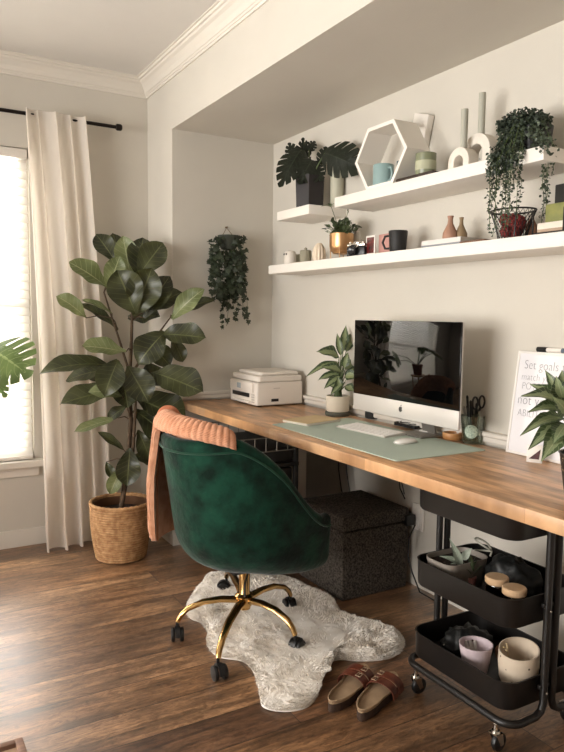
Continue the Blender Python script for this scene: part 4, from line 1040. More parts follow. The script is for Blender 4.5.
for i in range(230):
    f_ = R.random(); a = R.uniform(-1, 1)
    px = 228+a*19*(1-.15*f_); py = 236+f_*62
    p = PX(px, py, R.uniform(.05, .12))-iv
    ivyleaf(fol, p, Vector((R.gauss(.3, .5), R.gauss(0, .7), R.gauss(-.6, .5))), Vector((1, -.3, .6))+Vector((R.gauss(0, .4), R.gauss(0, .4), R.gauss(0, .4))), R.uniform(.024, .038))
for px0_, px1_, y1_ in ((212, 209, 262), (213, 211, 285), (219, 218, 288), (222, 217, 300), (225, 221, 318), (226, 223, 330), (229, 234, 322), (232, 228, 326), (233, 240, 312), (236, 243, 320), (240, 244, 298), (240, 246, 286), (238, 250, 322), (230, 232, 300), (226, 228, 306), (243, 243, 272), (233, 236, 300)):
    x_ = R.uniform(.03, .08); n = 12; prev = None; pts = []
    for k in range(n+1):
        f_ = k/n; py = 250+(y1_-250)*f_; px = px0_+(px1_-px0_)*f_+1.5*math.sin(f_*5+px0_); pts.append(PX(px, py, x_+.02*(1-f_))-iv)
    stem.tube([Vector((.058, cy, -.05))]+pts, .0011, 4)
    for a, c in zip(pts[:-1], pts[1:]):
        for rep in range(2):
            p = a.lerp(c, R.random())
            if R.random() < .72: ivyleaf(fol, p, Vector((R.gauss(.3, .4), R.gauss(0, .8), R.gauss(-.5, .5))), Vector((1, -.2, .5))+Vector((R.gauss(0, .4), R.gauss(0, .4), R.gauss(0, .3))), R.uniform(.019, .033))
stem.build('stems', M_stem, t); fol.build('foliage', L_ivy, t)

# ------------------------------------------------------------------ office chair
CC = Vector((1.045, -.690, 0)); ROT = math.radians(15)
RUGZ = .03
t = thing('office_chair', CC, 'green velvet swivel chair with brass star base before the desk', 'chair')
# star base
cast = [PZ(177.3, 639.8, 0), PZ(218, 678.4, 0), PZ(295, 654.4, 0), PZ(290.3, 611.9, 0), PZ(226.5, 593, 0)]
hubz = .135
for i, c in enumerate(cast):
    pass
    zb = .004
    v = c-CC; v.z = 0; L_ = v.length; d = v/L_; s = Vector((-d.y, d.x, 0))
    prof_ = [(.02, .135, .017, .013), (.09, .142, .016, .012), (L_*.62, .137, .015, .011), (L_*.85, .116, .013, .010), (L_-.012, .092, .011, .010), (L_, .070, .010, .009)]
    secs = []
    for j, (rr, z, w_, h_) in enumerate(prof_):
        nx = prof_[min(j+1, 5)]; pv = prof_[max(j-1, 0)]; tg = (d*(nx[0]-pv[0])+Vector((0, 0, nx[1]-pv[1]))).normalized(); up = s.cross(tg) if s.cross(tg).z > 0 else tg.cross(s)
        secs.append([d*rr+Vector((0, 0, z))+s*(w_*math.cos(a*PI/5))+up*(h_*math.sin(a*PI/5)) for a in range(10)])
    lg = MB().loft(secs).build('leg', M_gold, t)
    # caster: fork and two wheels
    ce = bpy.data.objects.new('caster', None)
    fork = MB().tube([d*L_+Vector((0, 0, .075)), d*L_+Vector((0, 0, .048))], .006, 8)
    yw = R.uniform(-.5, .5); fwd = Matrix.Rotation(yw+1.2, 3, 'Z') @ d; ax = Vector((-fwd.y, fwd.x, 0)); wc = d*L_+fwd*.012+Vector((0, 0, .027))
    pts = [wc+ (fwd*math.cos(a*PI/10)*.03+Vector((0, 0, 1))*math.sin(a*PI/10)*.031) for a in range(0, 11)]
    fork.loft([[p+ax*q for q in (-.009,)]+[p+ax*.009]+[wc+(p-wc)*.75+ax*.009]+[wc+(p-wc)*.75-ax*.009] for p in pts])
    cf = fork.build('caster', M_blk, t)
    Mw = Matrix.Rotation(PI/2, 3, 'Z')
    for sg in (-1, 1):
        rot = ax.to_track_quat('Z', 'Y').to_matrix().to_4x4()
        MB().lathe([(0, -.007), (.018, -.007), (.024, -.006), (.0255, -.003), (.0255, .003), (.024, .006), (.018, .007), (0, .007)], c=wc+ax*sg*.0165, n=24, M=rot).build('wheel', M_blk, cf)
MB().lathe([(0, .105), (.022, .105), (.034, .118), (.036, .15), (.026, .16), (0, .16)], n=28).build('hub', M_gold, t)
MB().lathe([(.0235, .10), (.0235, .16), (.0205, .165), (.0205, .286)], n=24).build('column', M_gold, t)
MB().bx(-.09, .09, -.09, .09, .270, .284, .004).build('seat_plate', M_blk, t)
MB().tube([(.03, 0, .25), (.10, -.05, .235), (.12, -.06, .20)], .004, 8).build('height_lever', M_blk, t)
# upholstered shell: U shaped in plan, open towards +y before rotation
def sh_top(q):     # q in 0..1 from the left arm front round the back to the right arm front
    a = abs(q-.5)*2
    k = min(1, max(0, (a-.34)/.62)); k = .35*k+.65*k*k*(3-2*k)
    return .757+.012*min(1, a/.34)**2-.330*k
def sh_pt(q, f_, off=0):
    """q round the shell, f_ 0 bottom .. 1 top"""
    a = (q-.5)*2; ft = min(1, max(0, (abs(a)-.35)/.65)); ft = ft*ft*(3-2*ft); g_ = math.sqrt(max(0, 1-(1-min(1, f_/.28))**2)); g_ += (1-g_)*.55*ft; w_ = .155+.09*g_ + .012*f_
    bk_ = .120+.085*g_ + .09*f_
    fr = .205+.048*g_
    a = (q-.5)*2
    ac = .60
    if abs(a) <= ac:
        th = a/ac*PI/2; x = w_*math.sin(th); y = -bk_*math.cos(th)+.02; nx, ny = math.sin(th)*bk_, -math.cos(th)*w_
    else:
        g = (abs(a)-ac)/(1-ac); x = math.copysign(w_, a)*(1-.07*g*g); y = .02+fr*g; nx, ny = math.copysign(1, a), .25*g
    l = math.hypot(nx, ny); nx /= l; ny /= l
    z0_ = .286-.042*ft; z = z0_+(sh_top(q)-z0_)*f_
    return Vector((x+nx*off, y+ny*off, z)), Vector((nx, ny, 0))
b = MB(); NQ, NF = 72, 22; T = .045
def shell(u, v):
    # v walks: bottom outer -> top outer -> over the rim -> inner top -> inner bottom
    if v < .62: f_ = (v/.62)**1.8; p, n = sh_pt(u, f_); return p
    if v < .76:
        g = (v-.62)/.14*PI; p, n = sh_pt(u, 1); return p+Vector((0, 0, math.sin(g)*T*.45))-n*(T/2*(1-math.cos(g)))
    f_ = 1-(v-.76)/.24*.75; p, n = sh_pt(u, f_); return p-n*T
Rm_ = Matrix.Translation((-.022, -.036, 0)) @ Matrix.Rotation(ROT, 4, 'Z')
b.grid(lambda u, v: Rm_ @ shell(u, v), NQ, 50)
# close both arm fronts
def close(u0):
    k = 16
    def fn(u, v):
        if True:
            f_ = v; po, n = sh_pt(u0, f_); pi = po-n*T; fwd = Vector((0, 1, 0)); g = u*PI
            zt = Vector((0, 0, 0))
            return Rm_ @ ((po+pi)/2+n*(T/2*math.cos(g))+fwd*(math.sin(g)*.018)+zt)
    b.grid(fn, 8, k)
close(0); close(1)
# bottom pan
nb = 40; ring = [sh_pt(i/nb, .0)[0] for i in range(nb+1)]
cen = Vector((0, .03, .283)); 
def bot(u, v):
    p = sh_pt(u, 0)[0]; return Rm_ @ (cen.lerp(p, v)+Vector((0, 0, -.0)))
b.grid(bot, nb, 4)
b.add([Rm_ @ cen, Rm_ @ sh_pt(0, 0)[0], Rm_ @ sh_pt(1, 0)[0]], [[0, 1, 2]])
o = b.build('backrest', M_green, t, angle=180)
o.modifiers.new('w', 'WELD').merge_threshold = .0008
b = MB(); b.tube([Rm_ @ (sh_pt(q/60, 1)[0]+Vector((0, 0, -.022))+sh_pt(q/60, 1)[1]*.0015) for q in range(61)], .0042, 7); b.build('piping', M_green2, t)
b = MB(); b.loft([[Rm_ @ Vector((p.x*s_, p.y*s_+.045, z)) for p in rrect(.35, .34, .10, 0, 6)] for z, s_ in ((.345, .70), (.375, .88), (.40, 1.0), (.425, .96), (.435, .8))]); b.build('seat_cushion', M_green, t)

# ------------------------------------------------------------------ knitted throw
M_knit = mat('terracotta_knit', 'd6a081', .95, col2='c48a69', scale=30, sheen=.3, spec=.1)
t = thing('throw_blanket', CC+Vector((-.2, -.1, .4)), 'terracotta knitted throw draped over the left of the chair back', 'blanket')
RO = CC+Vector((-.2, -.1, .4))
def blanket(q0, q1, inn, out, th, seed, extra=0):
    """over the rim of the shell; v walks from inside over the top to the outside"""
    def path(u, v, o_):
        q = q0+(q1-q0)*u
        p, n = sh_pt(q, 1); li = inn; kk = min(1, max(0, (u-.34)/.14)); kk = kk*kk*(3-2*kk); lo = max(.05, p.z-.335)*(1-kk)+.012*kk; arc = PI*(T/2+th+.01)
        tot = li+arc+lo; s = v*tot; top = p+Vector((0, 0, .012))-n*(T/2); rr = T/2+th*.6+.006+o_
        fold = .009*math.sin(u*9+seed)+.004*math.sin(u*15+1+seed)
        hump = .056*max(0, math.sin(PI*min(1, u)**1.35))**.8-.014+extra
        if s < li: return top-n*(rr+fold*.3)+Vector((0, 0, -(li-s)+hump))
        if s < li+arc:
            g = (s-li)/arc*PI; return top-n*(rr*math.cos(g))+Vector((0, 0, rr*math.sin(g)+hump))
        d_ = s-li-arc; return top+n*(rr+fold*min(1, d_*5)+.028*min(1, d_*5))+Vector((0, 0, -d_+hump*(1-min(1, d_*2))))
    NU, NV = 210, 200
    b = MB()
    def outer(u, v):
        p = path(u, v, 0); 
        n = (path(u, v, .004)-p); n = n.normalized() if n.length > 1e-7 else Vector((0, 0, 1))
        k = abs(math.sin(u*PI*34))**.6*.5+abs(math.sin(v*PI*48+ (math.floor(u*34) % 2)*PI/2))**.8*.5
        e = min(1, min(u, 1-u)*26, min(v, 1-v)*40)
        return Rm_ @ (p+n*(.009*k-.010*(1-e)))+CC
    def inner(u, v):
        p = path(u, v, -th*.9); return Rm_ @ p+CC
    b.grid(outer, NU, NV); b.grid(inner, 40, 50)
    # rim strips
    for w0 in (0, 1):
        b.grid(lambda u, v: outer(w0, u).lerp(inner(w0, u), v), 60, 2); b.grid(lambda u, v: outer(u, w0).lerp(inner(u, w0), v), 60, 2)
    return b
blanket(.18, .67, .12, .43, .02, 0).build('knit', M_knit, t, angle=180, root=RO)
b = blanket(.33, .37, .03, .30, .012, 2.1, .004)
tag(b.build('folded_corner', mat('terracotta_knit_dark', 'c07c5a', .95, var=.1, scale=30), t, angle=180, root=RO), 'folded over corner')

# ------------------------------------------------------------------ sheepskin rug
zo = [(72, 75), (90, 48), (112, 28), (180, 26), (250, 30), (300, 45), (332, 62), (372, 80), (392, 112), (440, 132), (500, 148), (522, 166), (526, 182), (512, 202), (480, 212), (430, 214), (385, 212), (357, 225), (345, 250), (342, 285), (322, 312), (275, 323), (225, 314), (216, 285), (206, 245), (182, 216), (130, 206), (106, 186), (102, 150), (90, 132), (66, 122), (60, 100)]
out = [PZ(160+x/2.169, 560+y/2.169, .012) for x, y in zo]
rc = sum(out, Vector())/len(out); rc.z = 0
NR = 128
def rout(u):
    k = u*len(out); i = int(k) % len(out); f_ = k-int(k); a, b_, c, d = out[i-1], out[i], out[(i+1) % len(out)], out[(i+2) % len(out)]
    return .5*((2*b_)+(c-a)*f_+(2*a-5*b_+4*c-d)*f_*f_+(3*b_-a-3*c+d)*f_**3)
M_fur = mat('sheepskin', 'f4eee6', .95, col2='e9e0d4', scale=14, spec=.05)
cA = PZ(245, 612, 0); cB = PZ(350, 640, 0)
def seg_c(p):   # nearest point of the rug's middle line
    d = cB-cA; k = max(0, min(1, (p-cA).dot(d)/d.dot(d))); return cA+d*k
def rug(u, v):
    o_ = rout(u % 1); c = seg_c(o_); p = c.lerp(o_, v); e = 1-v
    z = .045*min(1, (e*6))**.5
    nn = noise.noise(Vector((p.x*14, p.y*14, 2)))*.008+noise.noise(Vector((p.x*45, p.y*45, 5)))*.005
    return Vector((p.x-rc.x, p.y-rc.y, max(.001, z*.62+nn*min(1, e*8)+.002)))
b = MB(); b.grid(rug, 200, 26, closeu=True)
t = thing('sheepskin_rug', rc, 'cream sheepskin rug lying on the floor under the swivel chair', 'rug')
b.build('hide', M_fur, t, angle=180)
b = MB()
for i in range(21000):
    u = R.random(); v = math.sqrt(R.random()) if i % 3 else 1-R.random()**2*.12
    p = rug(u, v*.995); o_ = rout(u)-rc; o_.z = 0
    cl = noise.noise_vector(Vector((p.x*16, p.y*16, 0)))
    d = Vector((cl.x*.9, cl.y*.9, .42))+ (o_-Vector((seg_c(rout(u)).x-rc.x, seg_c(rout(u)).y-rc.y, 0))).normalized()*(.35+.9*(v > .93))
    d.normalize(); L_ = R.uniform(.009, .017); s = d.cross(Vector((R.random()-.5, R.random()-.5, .3))).normalized()*R.uniform(.0009, .0016)
    m_ = p+d*L_*.55; e = p+d*L_+Vector((cl.x, cl.y, -.5))*.005
    e.z = max(e.z, .001)
    b.add([p-s, p+s, m_+s*.8, m_-s*.8, e], [[0, 1, 2, 3], [3, 2, 4]])
tag(b.build('wool', M_fur, t, smooth=False), kind='stuff')

# ------------------------------------------------------------------ sandals
M_sole = mat('cork_sole', '3f2c20', .8, var=.2, scale=60); M_foot = mat('suede_footbed', 'a98e6f', .85, col2='8a7055', scale=14); M_strap = mat('brown_leather_strap', '7a3f2a', .45, col2='5a2c1e', scale=30); M_bk = mat('buckle', 'b8a58a', .3, .8)
def sandal(loc, rz, mir, label):
    t = thing('sandal', loc, label, 'sandal', 'pair of sandals', rz=rz)
    L_ = .125
    pts = []
    for k in range(36):
        a = 2*PI*k/36; y = math.sin(a)*L_; w_ = .034+.014*((y/L_)+1)/2 - .007*math.exp(-((y/L_+.1)/.35)**2)
        pts.append(Vector((math.cos(a)*w_*(1 if abs(math.cos(a)) < 2 else 1)+mir*.006*(y/L_)**2, y, 0)))
    def sc_(s_, z): return [Vector((p.x*s_, p.y*(1-(1-s_)*.35), z+(.012 if p.y > L_*.6 else 0)*((p.y/L_-.6)/.4 if p.y > L_*.6 else 0))) for p in pts]
    MB().loft([sc_(.96, 0), sc_(1.0, .003), sc_(1.0, .022), sc_(.99, .026)], cap=(True, False)).build('sole', M_sole, t)
    MB().loft([sc_(.97, .0262), sc_(.99, .032), sc_(.93, .033), sc_(.85, .028), sc_(.3, .0275)]).build('footbed', M_foot, t)
    for yy, wd in ((.030, .034), (.072, .036)):
        b = MB(); 
        def st(u, v, o_=0):
            a = u*PI; w_ = .047+o_; y = yy+(v-.5)*wd-.006*math.sin(a*1)
            return Vector((-math.cos(a)*w_+mir*.004, y, .012+math.sin(a)**.7*(.046+o_)))
        b.grid(lambda u, v: st(u, v, .0022), 24, 5); b.grid(lambda u, v: st(u, v), 24, 5)
        for v0 in (0, 1): b.grid(lambda u, v: st(u, v0, .0022*v), 24, 1)
        sp_ = b.build('strap', M_strap, t)
        q0_ = st(.36 if mir > 0 else .64, .5, .0045)
        MB().tube([q0_+Vector((x*.008, y*.010, 0)) for x, y in ((-1, -1), (1, -1), (1, 1), (-1, 1))], .0018, 6, closed=True).tube([q0_+Vector((0, -.01, 0)), q0_+Vector((0, .012, .001))], .0014, 6).build('buckle', M_bk, sp_)
    # heel cup rim
    MB().tube([Vector((p.x*.97, p.y*.985, .033+.004*max(0, -p.y/L_))) for p in pts[18:]]+[Vector((pts[0].x*.97, 0, .033))], .003, 6).build('footbed_rim', M_foot, t)
    return t
h1, t1 = PZ(333, 712, 0), PZ(366, 678, 0)
h2, t2 = PZ(358, 721, 0), PZ(393, 684, 0)
for h, tt, mi, lab in ((h1, t1, -1, 'left brown sandal of the pair, nearer the sheepskin rug'), (h2, t2, 1, 'right brown sandal of the pair, nearer the black cart')):
    c = (h+tt)/2; d = tt-h; print('sandal', c, d.length)
    sandal((c.x, c.y, 0), math.atan2(d.y, d.x)-PI/2, mi, lab)

# ------------------------------------------------------------------ trolley
TX0, TX1, TY0, TY1 = 1.645, 2.045, -.405, -.105
tc_ = Vector(((TX0+TX1)/2, (TY0+TY1)/2, 0)); TW, TD = TX1-TX0, TY1-TY0
t = thing('utility_cart', tc_, 'black three tier metal trolley on casters tucked under the desk', 'cart')
M_crt = mat('black_powder_coat', '1c1917', .38, spec=.5)
trays = ((.604, .684), (.360, .443), (.126, .208))
for z0, z1 in trays:
    b = MB(); b.loft([rrect(TW-.014, TD-.014, .045, z0, 8), rrect(TW-.004, TD-.004, .05, z0+.006, 8), rrect(TW, TD, .052, z1-.004, 8), rrect(TW+.004, TD+.004, .054, z1, 8), rrect(TW-.006, TD-.006, .05, z1, 8), rrect(TW-.008, TD-.008, .048, z0+.010, 8), rrect(TW-.03, TD-.03, .04, z0+.006, 8)])
    b.build('tray', M_crt, t)
px_ = TW/2+.0145
for sy in (-1, 1):
    y1 = sy*.017; yo = sy*(TD/2-.0)
    zb = .098; pts = []
    half = [(px_, y1, .706), (px_, y1, .45), (px_, y1, .20), (px_, y1, .135), (px_, y1+sy*.008, .112), (px_, y1+sy*.03, .100), (px_, yo-sy*.05, zb)]
    for k in range(1, 6): a = PI/2*k/6; half.append((px_-.05+.05*math.cos(a), yo-sy*.05+sy*.05*math.sin(a), zb))
    half.append((px_-.05, yo, zb)); pts = half+[(-x, y, z) for x, y, z in reversed(half)]
    MB().tube(pts, .0108, 12).build('tube_frame', M_crt, t)
for sx in (-1, 1):
    for z in (.665, .425, .19): MB().box((sx*(TW/2+.011), 0, z-.01), (.010, .07, .012), .002).build('bracket', M_crt, t)
    for z in (.40, .165):
        MB().lathe([(0, 0), (.004, 0), (.003, .002), (0, .0025)], c=(sx*(px_+.0105), -.017, z), n=10, M=Matrix.Rotation(sx*PI/2, 4, 'Y')).build('bolt', M_chrome, t)
for sx in (-1, 1):
    for sy in (-1, 1):
        c = Vector((sx*(TW/2-.035), sy*(TD/2-.004), 0)); rz0 = R.uniform(-.4, .4)
        MB().tube([c+Vector((0, 0, .092)), c+Vector((0, 0, .062))], .007, 10).lathe([(.011, 0), (.013, .004), (.011, .010)], c=c+Vector((0, 0, .056)), n=14).build('caster_stem', M_chrome, t)
        Mc = Matrix.Translation(c) @ Matrix.Rotation(rz0+PI/2, 4, 'Z')
        w_ = MB().lathe([(0, -.009), (.020, -.009), (.025, -.006), (.027, 0), (.025, .006), (.020, .009), (0, .009)], n=26, M=Mc @ Matrix.Translation((.014, 0, .027)) @ Matrix.Rotation(PI/2, 4, 'X')); 
        cw = w_.build('caster_wheel', M_blk, t)
        b = MB()
        for s_ in (-1, 1): b.prism([(-.012, .058), (.012, .058), (.022, .024), (.008, .020)], .002, Mc @ Matrix.Translation((0, s_*.0125+.001, 0)) @ Matrix.Rotation(PI/2, 4, 'X'))
        b.box((0, 0, 0), (.026, .030, .003), 0, M=Mc @ Matrix.Translation((0, 0, .0575)))
        b.build('caster_fork', M_chrome, cw)

# things in the trolley
def onc(px, py, z): return PZ(px, py, z)
Z2 = .3665; Z3 = .1325
M_jar = glass_mat('jar_glass', 'b9b2a6', .4); M_lid = mat('bamboo_lid', 'dcbc98', .55, col2='caa67e', scale=18)
for i, (px, py, lab) in enumerate(((497, 581, 'glass jar with a wooden lid, the one further back in the middle tray'), (514.5, 592, 'glass jar with a wooden lid, the one nearest the tray corner'))):
    p = PZ(px, py-2, .445)
    p.y = max(p.y, TY0+.048); p.x = min(p.x, TX1-.052)
    t = thing('glass_jar', (p.x, p.y, Z2), lab, 'jar', 'wooden lidded jars in the middle tray')
    MB().lathe([(0, 0), (.028, 0), (.031, .004), (.031, .055), (.027, .066), (.024, .066), (.028, .054), (.028, .006), (0, .006)], n=32).build('jar', M_jar, t)
    MB().lathe([(0, .007), (.027, .007), (.027, .04), (0, .042)], n=24).build('contents', mat('dark_contents', '1e1714', .8), t)
    MB().lathe([(0, .066), (.030, .066), (.033, .069), (.0335, .084), (.031, .087), (0, .087)], n=32).build('lid', M_lid, t)
# white planter tub with soil at the left of the middle tray
q = PZ(432, 562, .42)
t = thing('planter_tub', (TX0+.085, TY0+.115, Z2), 'dark tub with pale rim holding potting soil and leaf cuttings', 'tub')
b = MB(); b.loft([rrect(.11, .15, .03, 0, 6), rrect(.125, .18, .035, .085, 6), rrect(.120, .175, .033, .085, 6), rrect(.115, .155, .03, .055, 6)]); b.build('tub', mat('pale_tub', '8f867c', .5), t)
MB().loft([rrect(.112, .150, .03, .056, 6), rrect(.118, .158, .03, .070, 6)]).build('soil', M_soil, t)
fol = MB(); st_ = MB()
base = Vector((TX0+.085, TY0+.115, Z2+.07))
D5 = (base-CAM).dot(FW)
for bp, tp, wd in (((462, 565), (439, 556), 6), ((461, 568), (449, 538), 8), ((463, 560), (472, 548), 8), ((463, 566), (446, 566), 5)):
    pleaf(fol, None, bp, tp, wd, D5, -.02, -.03, .5, prof='lance', droop=.15, fold=.3)
fol.build('leaf_cutting', leaf_mat('silver_leaf', '8d9a88', 'b5bdac', 'c8cdbc', .5, .2, 6), t, root=Vector((TX0+.085, TY0+.115, Z2)))
# small succulent cutting
q = PZ(471, 577, .40); q = Vector((q.x, max(q.y, TY0+.025), Z2))
t = thing('small_seedling', q, 'small green seedling in a pink pot at the front of the middle tray', 'plant')
MB().lathe([(0, 0), (.012, 0), (.017, .035), (.015, .035), (0, .03)], n=20).build('pot', mat('pink_pot', 'b2766d', .7), t)
fol = MB(); S0 = Vector((0, 0, .032))
for a, e, L_ in ((0, 1.2, .07), (1.2, .8, .05), (2.4, .9, .07), (3.6, 1.0, .055), (4.8, .75, .06), (5.6, 1.1, .075), (.6, 1.35, .08), (3.0, 1.3, .06)):
    d = Vector((math.cos(a)*math.cos(e), math.sin(a)*math.cos(e), math.sin(e))); leaf(fol, S0, S0+d*L_, .016, Vector((-d.x, -d.y, 1.2)), 'oval', droop=.08, fold=.3, nv=8, nu=4)
fol.build('foliage', L_herb, t)
# coiled dark hose / watering things at the back of the middle tray
M_dark = mat('dark_plastic', '171717', .5)
q = Vector((TX0+.235, TY1-.105, Z2))
t = thing('plastic_bag', q, 'crumpled black bag heaped at the back of the middle tray', 'bag')
b = MB()
def bag(u, v):
    a = u*2*PI; ph = v*PI; p = Vector((.095*math.cos(a)*math.sin(ph), .060*math.sin(a)*math.sin(ph), .055*(1-math.cos(ph)))); n = noise.noise(p*30+Vector((3, 1, 4)))*.022+noise.noise(p*70)*.008
    p += p.normalized()*n if p.length > 0 else Vector(); p.z = max(p.z, .0005); return p
b.grid(bag, 48, 24, closeu=True); b.build('bag', mat('black_bag', '111211', .5), t, angle=60)
b = MB(); b.tube([q+Vector((-.10+.03*math.cos(k*.5), -.02+.02*math.sin(k*.5), .10+.0016*k+.03*math.sin(k*.25))) for k in range(22)], .003, 6)
o = b.build('wire_coil', mat('pale_wire', 'a9a698', .5), None, root=q); tag(o, 'pale wire coil lying on the crumpled black bag', 'wire')
# bottom tray pots
def pot(name, px, py, zt, r0, r1, h, m_, label, cat, lean=0):
    p = PZ(px, py, zt); p.y = min(max(p.y, TY0+r1+.012), TY1-r1-.012)
    return p
M_pk = mat('speckled_lilac_pot', 'c9b7bb', .6, var=.06, scale=25); M_cp = mat('cream_ceramic_pot', 'd6c4ae', .5, var=.05, scale=10)
for m_ in (M_pk, M_cp):
    nt = m_.node_tree; bb = nt.nodes['Principled BSDF']; vt = nt.nodes.new('ShaderNodeTexVoronoi'); vt.inputs['Scale'].default_value = 34; tc = nt.nodes.new('ShaderNodeTexCoord'); nt.links.new(tc.outputs['Object'], vt.inputs[0])
    cr = nt.nodes.new('ShaderNodeValToRGB'); cr.color_ramp.elements[0].position = .09; cr.color_ramp.elements[0].color = srgb('4a3a32'); cr.color_ramp.elements[1].position = .13; cr.color_ramp.elements[1].color = (1, 1, 1, 1)
    mx = nt.nodes.new('ShaderNodeMix'); mx.data_type = 'RGBA'; mx.blend_type = 'MULTIPLY'; mx.inputs[0].default_value = 1
    src = bb.inputs['Base Color'].links[0].from_socket; nt.links.new(vt.outputs['Distance'], cr.inputs[0]); nt.links.new(src, mx.inputs[6]); nt.links.new(cr.outputs[0], mx.inputs[7]); nt.links.new(mx.outputs[2], bb.inputs['Base Color'])
p = PZ(476, 645, Z3+.09); print('pot1', p)
P1 = Vector((p.x, max(p.y, TY0+.055), Z3))
t = thing('plant_pot', P1, 'speckled lilac plant pot on the left in the bottom tray', 'pot', 'empty pots in the bottom tray')
MB().lathe([(0, 0), (.032, 0), (.034, .004), (.050, .095), (.047, .095), (.032, .008), (0, .008)], n=40).build('pot', M_pk, t)
for k in range(3):
    a = 2.4+k*.35; q = P1+Vector((.018*math.cos(a), .018*math.sin(a), .012))
    o = MB().tube([(0, 0, 0), (.014*math.cos(a), .014*math.sin(a), .04), (.024*math.cos(a), .024*math.sin(a), .072)], [.004, .009, .004], 8).build('pale_pebble_stick', mat('pale_bone', 'c2bab0', .7)); o.location = q; tag(o, 'pale stick end lying inside the speckled lilac pot', 'stick', 'sticks in the lilac pot')
p = PZ(519, 652, Z3+.11); print('pot2', p)
P2 = Vector((min(p.x, TX1-.065), max(p.y, TY0+.065), Z3))
t = thing('plant_pot', P2, 'larger cream pot with angled rim on the right in the bottom tray', 'pot', 'empty pots in the bottom tray')
MB().lathe([(0, 0), (.030, 0), (.042, .008), (.053, .035), (.057, .075), (.056, .120), (.053, .120), (.053, .075), (.048, .035), (.035, .012), (0, .012)], n=44, fn=lambda p, a, z: Vector((p.x, p.y, p.z+(.010*math.sin(a-.4) if z > .11 else 0)))).build('pot', M_cp, t)
o = MB().tube([P2+Vector((0, 0, .014)), P2+Vector((-.02, -.02, .09)), P2+Vector((-.03, -.018, .125))], .0016, 5)
for d in ((-.03, -.018, .125), (-.022, -.028, .112), (-.036, -.022, .113)): o.lathe([(0, -.004), (.004, 0), (0, .004)], c=P2+Vector(d), n=8)
o = o.build('dried_stem', mat('dried_straw', 'cdb68c', .8), None, root=P2+Vector((0, 0, .014))); tag(o, 'dried flower stem poking out of the larger cream pot', 'dried flower')
q = Vector((P1.x+.045, P1.y+.105, Z3)); q.y = min(q.y+.015, TY1-.060)
t = thing('wicker_bowl', q, 'small brown wicker bowl behind the two pots in the bottom tray', 'bowl')
b = MB()
for i in range(7):
    r = .030+.024*math.sin(i/6*PI/2); b.tube([(r*math.cos(k*PI/16), r*math.sin(k*PI/16), .005+i*.0085) for k in range(32)], .005, 6, closed=True)
b.lathe([(0, .002), (.03, .002), (.03, .005), (0, .006)], n=24); b.build('bowl', mat('brown_wicker', '7a5236', .8, var=.3, scale=60), t)
b = MB()
for k in range(9):
    a = k*.7; b.tube([(.03*math.cos(a), .03*math.sin(a), .012), (.01*math.cos(a+1), .01*math.sin(a+1), .03), (-.03*math.cos(a+.4), -.03*math.sin(a+.4), .05)], .0018, 5)
o = b.build('twine', mat('twine', '9a6a42', .9), None); o.location = q; tag(o, 'brown twine tangled inside the wicker bowl', 'twine', kind='stuff')
q = Vector((TX0+.100, TY0+.15, Z3))
t = thing('plastic_bag', q, 'crumpled black bag filling the left of the bottom tray', 'bag')
b = MB()
def bag2(u, v):
    a = u*2*PI; ph = v*PI; p = Vector((.055*math.cos(a)*math.sin(ph), .09*math.sin(a)*math.sin(ph), .042*(1-math.cos(ph)))); n = noise.noise(p*34+Vector((9, 1, 4)))*.02+noise.noise(p*80)*.007
    p += p.normalized()*n if p.length > 0 else Vector(); p.z = max(p.z, .0005); return p
b.grid(bag2, 48, 24, closeu=True); b.build('bag', mat('black_bag', '111211', .5), t, angle=60)
# top tray contents (dark folded cloth, hardly seen)
# jar standing on the floor right of the cart
q = PZ(561, 690, 0)
q = Vector((2.16, -.01, 0))
t = thing('spice_jar', q, 'dark jar with pale label on the floor behind the cart posts', 'jar')
MB().lathe([(0, 0), (.035, 0), (.037, .004), (.037, .12), (0, .12)], n=28).build('jar', mat('dark_jar', '241614', .3), t)
MB().lathe([(.0375, .085), (.0375, .115)], n=28, cap=False).build('label_band', mat('cream_label', 'd9cdb8', .7), t)
MB().lathe([(0, .12), (.038, .12), (.038, .14), (0, .142)], n=28).build('lid', mat('dull_red_lid', '6e2a26', .5), t)

# ------------------------------------------------------------------ floor stool corner (bottom left)
a_, b_, c_ = PZ(22, 736, .10), PZ(29, 756, .10), PZ(0, 743, .10)
print('stool', a_, b_, c_)
zs = .10
A0 = PZ(22.5, 736.5, zs); B0 = PZ(0, 743, zs)
d = (B0-A0).normalized(); e = Vector((d.y, -d.x, 0)); e = e if (PZ(29.5, 752, zs)-A0).dot(e) > 0 else -e
ctr = A0+d*.17+e*.17
t = thing('wooden_tray', (ctr.x, ctr.y, 0), 'corner of a low brown wooden tray table at the bottom left', 'tray', rz=math.atan2(d.y, d.x))
M_tr = mat('brown_rustic_wood', '8b6a55', .7, col2='6e5040', scale=12, stretch=(1, 8, 1))
MB().bx(-.17, .17, -.17, .17, .078, .088).build('tray_base', mat('tan_board', 'b89a80', .7), t)
for s_ in (-1, 1):
    MB().bx(s_*.17-.02*(s_ > 0), s_*.17+.02*(s_ < 0), -.17, .17, .07, .10, .003).build('rim', M_tr, t)
    MB().bx(-.15, .15, s_*.17-.02*(s_ > 0), s_*.17+.02*(s_ < 0), .07, .10, .003).build('rim', M_tr, t)
    for s2 in (-1, 1): MB().bx(s_*.14-.015, s_*.14+.015, s2*.14-.015, s2*.14+.015, 0, .078, .003).build('leg', M_tr, t)

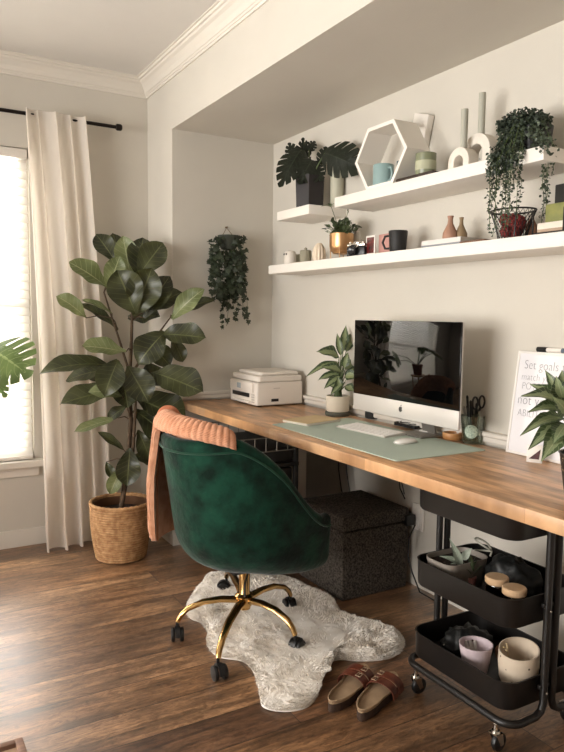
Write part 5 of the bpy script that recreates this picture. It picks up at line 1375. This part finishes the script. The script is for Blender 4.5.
# ------------------------------------------------------------------ monstera on a stand beside the window (its leaf reaches into view)
ms = Vector((.10, -1.64, 0))
t = thing('plant_stand', ms, 'slim wooden plant stand beside the window at the left edge', 'plant stand')
MB().lathe([(0, .66), (.14, .66), (.145, .665), (.145, .68), (.14, .685), (0, .685)], n=36).build('top', M_desk, t)
for k in range(4):
    a = PI/4+k*PI/2; MB().tube([(.11*math.cos(a), .11*math.sin(a), .66), (.15*math.cos(a), .15*math.sin(a), .0)], .011, 8).build('leg', M_desk, t)
mp0 = ms+Vector((0, 0, .685))
t = thing('potted_monstera', mp0, 'bright green monstera whose split leaf shows against the window', 'plant')
MB().lathe([(0, 0), (.075, 0), (.08, .005), (.10, .15), (.108, .152), (.11, .195), (.104, .197), (.098, .17), (0, .17)], n=40).build('pot', mat('terracotta_pot', '8f5a44', .8), t)
MB().lathe([(0, .165), (.097, .165), (.097, .175), (0, .178)], n=30).build('soil', M_soil, t)
fol = MB(); stem = MB(); S0 = mp0+Vector((0, 0, .17))
D6 = 3.22
pb2 = PD(-22, 372, D6)
lv = [(PD(-8, 350, D6), PD(27, 372, D6-.06), 62*D6/F, tocam(pb2)+Vector((0, 0, .2))), (PD(-14, 372, D6+.03), PD(4, 394, D6-.03), 26*D6/F, tocam(pb2))]
for k in range(24):
    a = R.uniform(0, 2*PI); e = R.uniform(.5, 1.25); L_ = R.uniform(.28, .5)
    P = S0+Vector((math.cos(a)*math.cos(e), math.sin(a)*math.cos(e), math.sin(e)))*L_
    if P.y > -1.56 or P.x < -.12: continue
    d = Vector((math.cos(a), math.sin(a), -.5)).normalized()
    if (P+d*.2).y > -1.5 or (P+d*.2).x < -.2: continue
    lv.append((P, P+d*R.uniform(.16, .22), R.uniform(.16, .22), Vector((math.cos(a)*.5, math.sin(a)*.5, 1))))
for P, Q, w_, n in lv:
    if Q.x < -.33: Q.x = -.33
    monstera_leaf(fol, P, Q, w_, n, slits=5, depth=.6, droop=.05)
    stem.tube([S0, (S0+P)/2+Vector((0, 0, .05)), P], [.006, .005, .003], 6)
stem.build('stems', M_stem, t, root=mp0); fol.build('foliage', L_monl, t, root=mp0)

# ------------------------------------------------------------------ view
vs = sc.view_settings; vs.view_transform = 'Standard'; vs.look = 'None'; vs.gamma = 1; vs.use_curve_mapping = False; vs.exposure = -.42
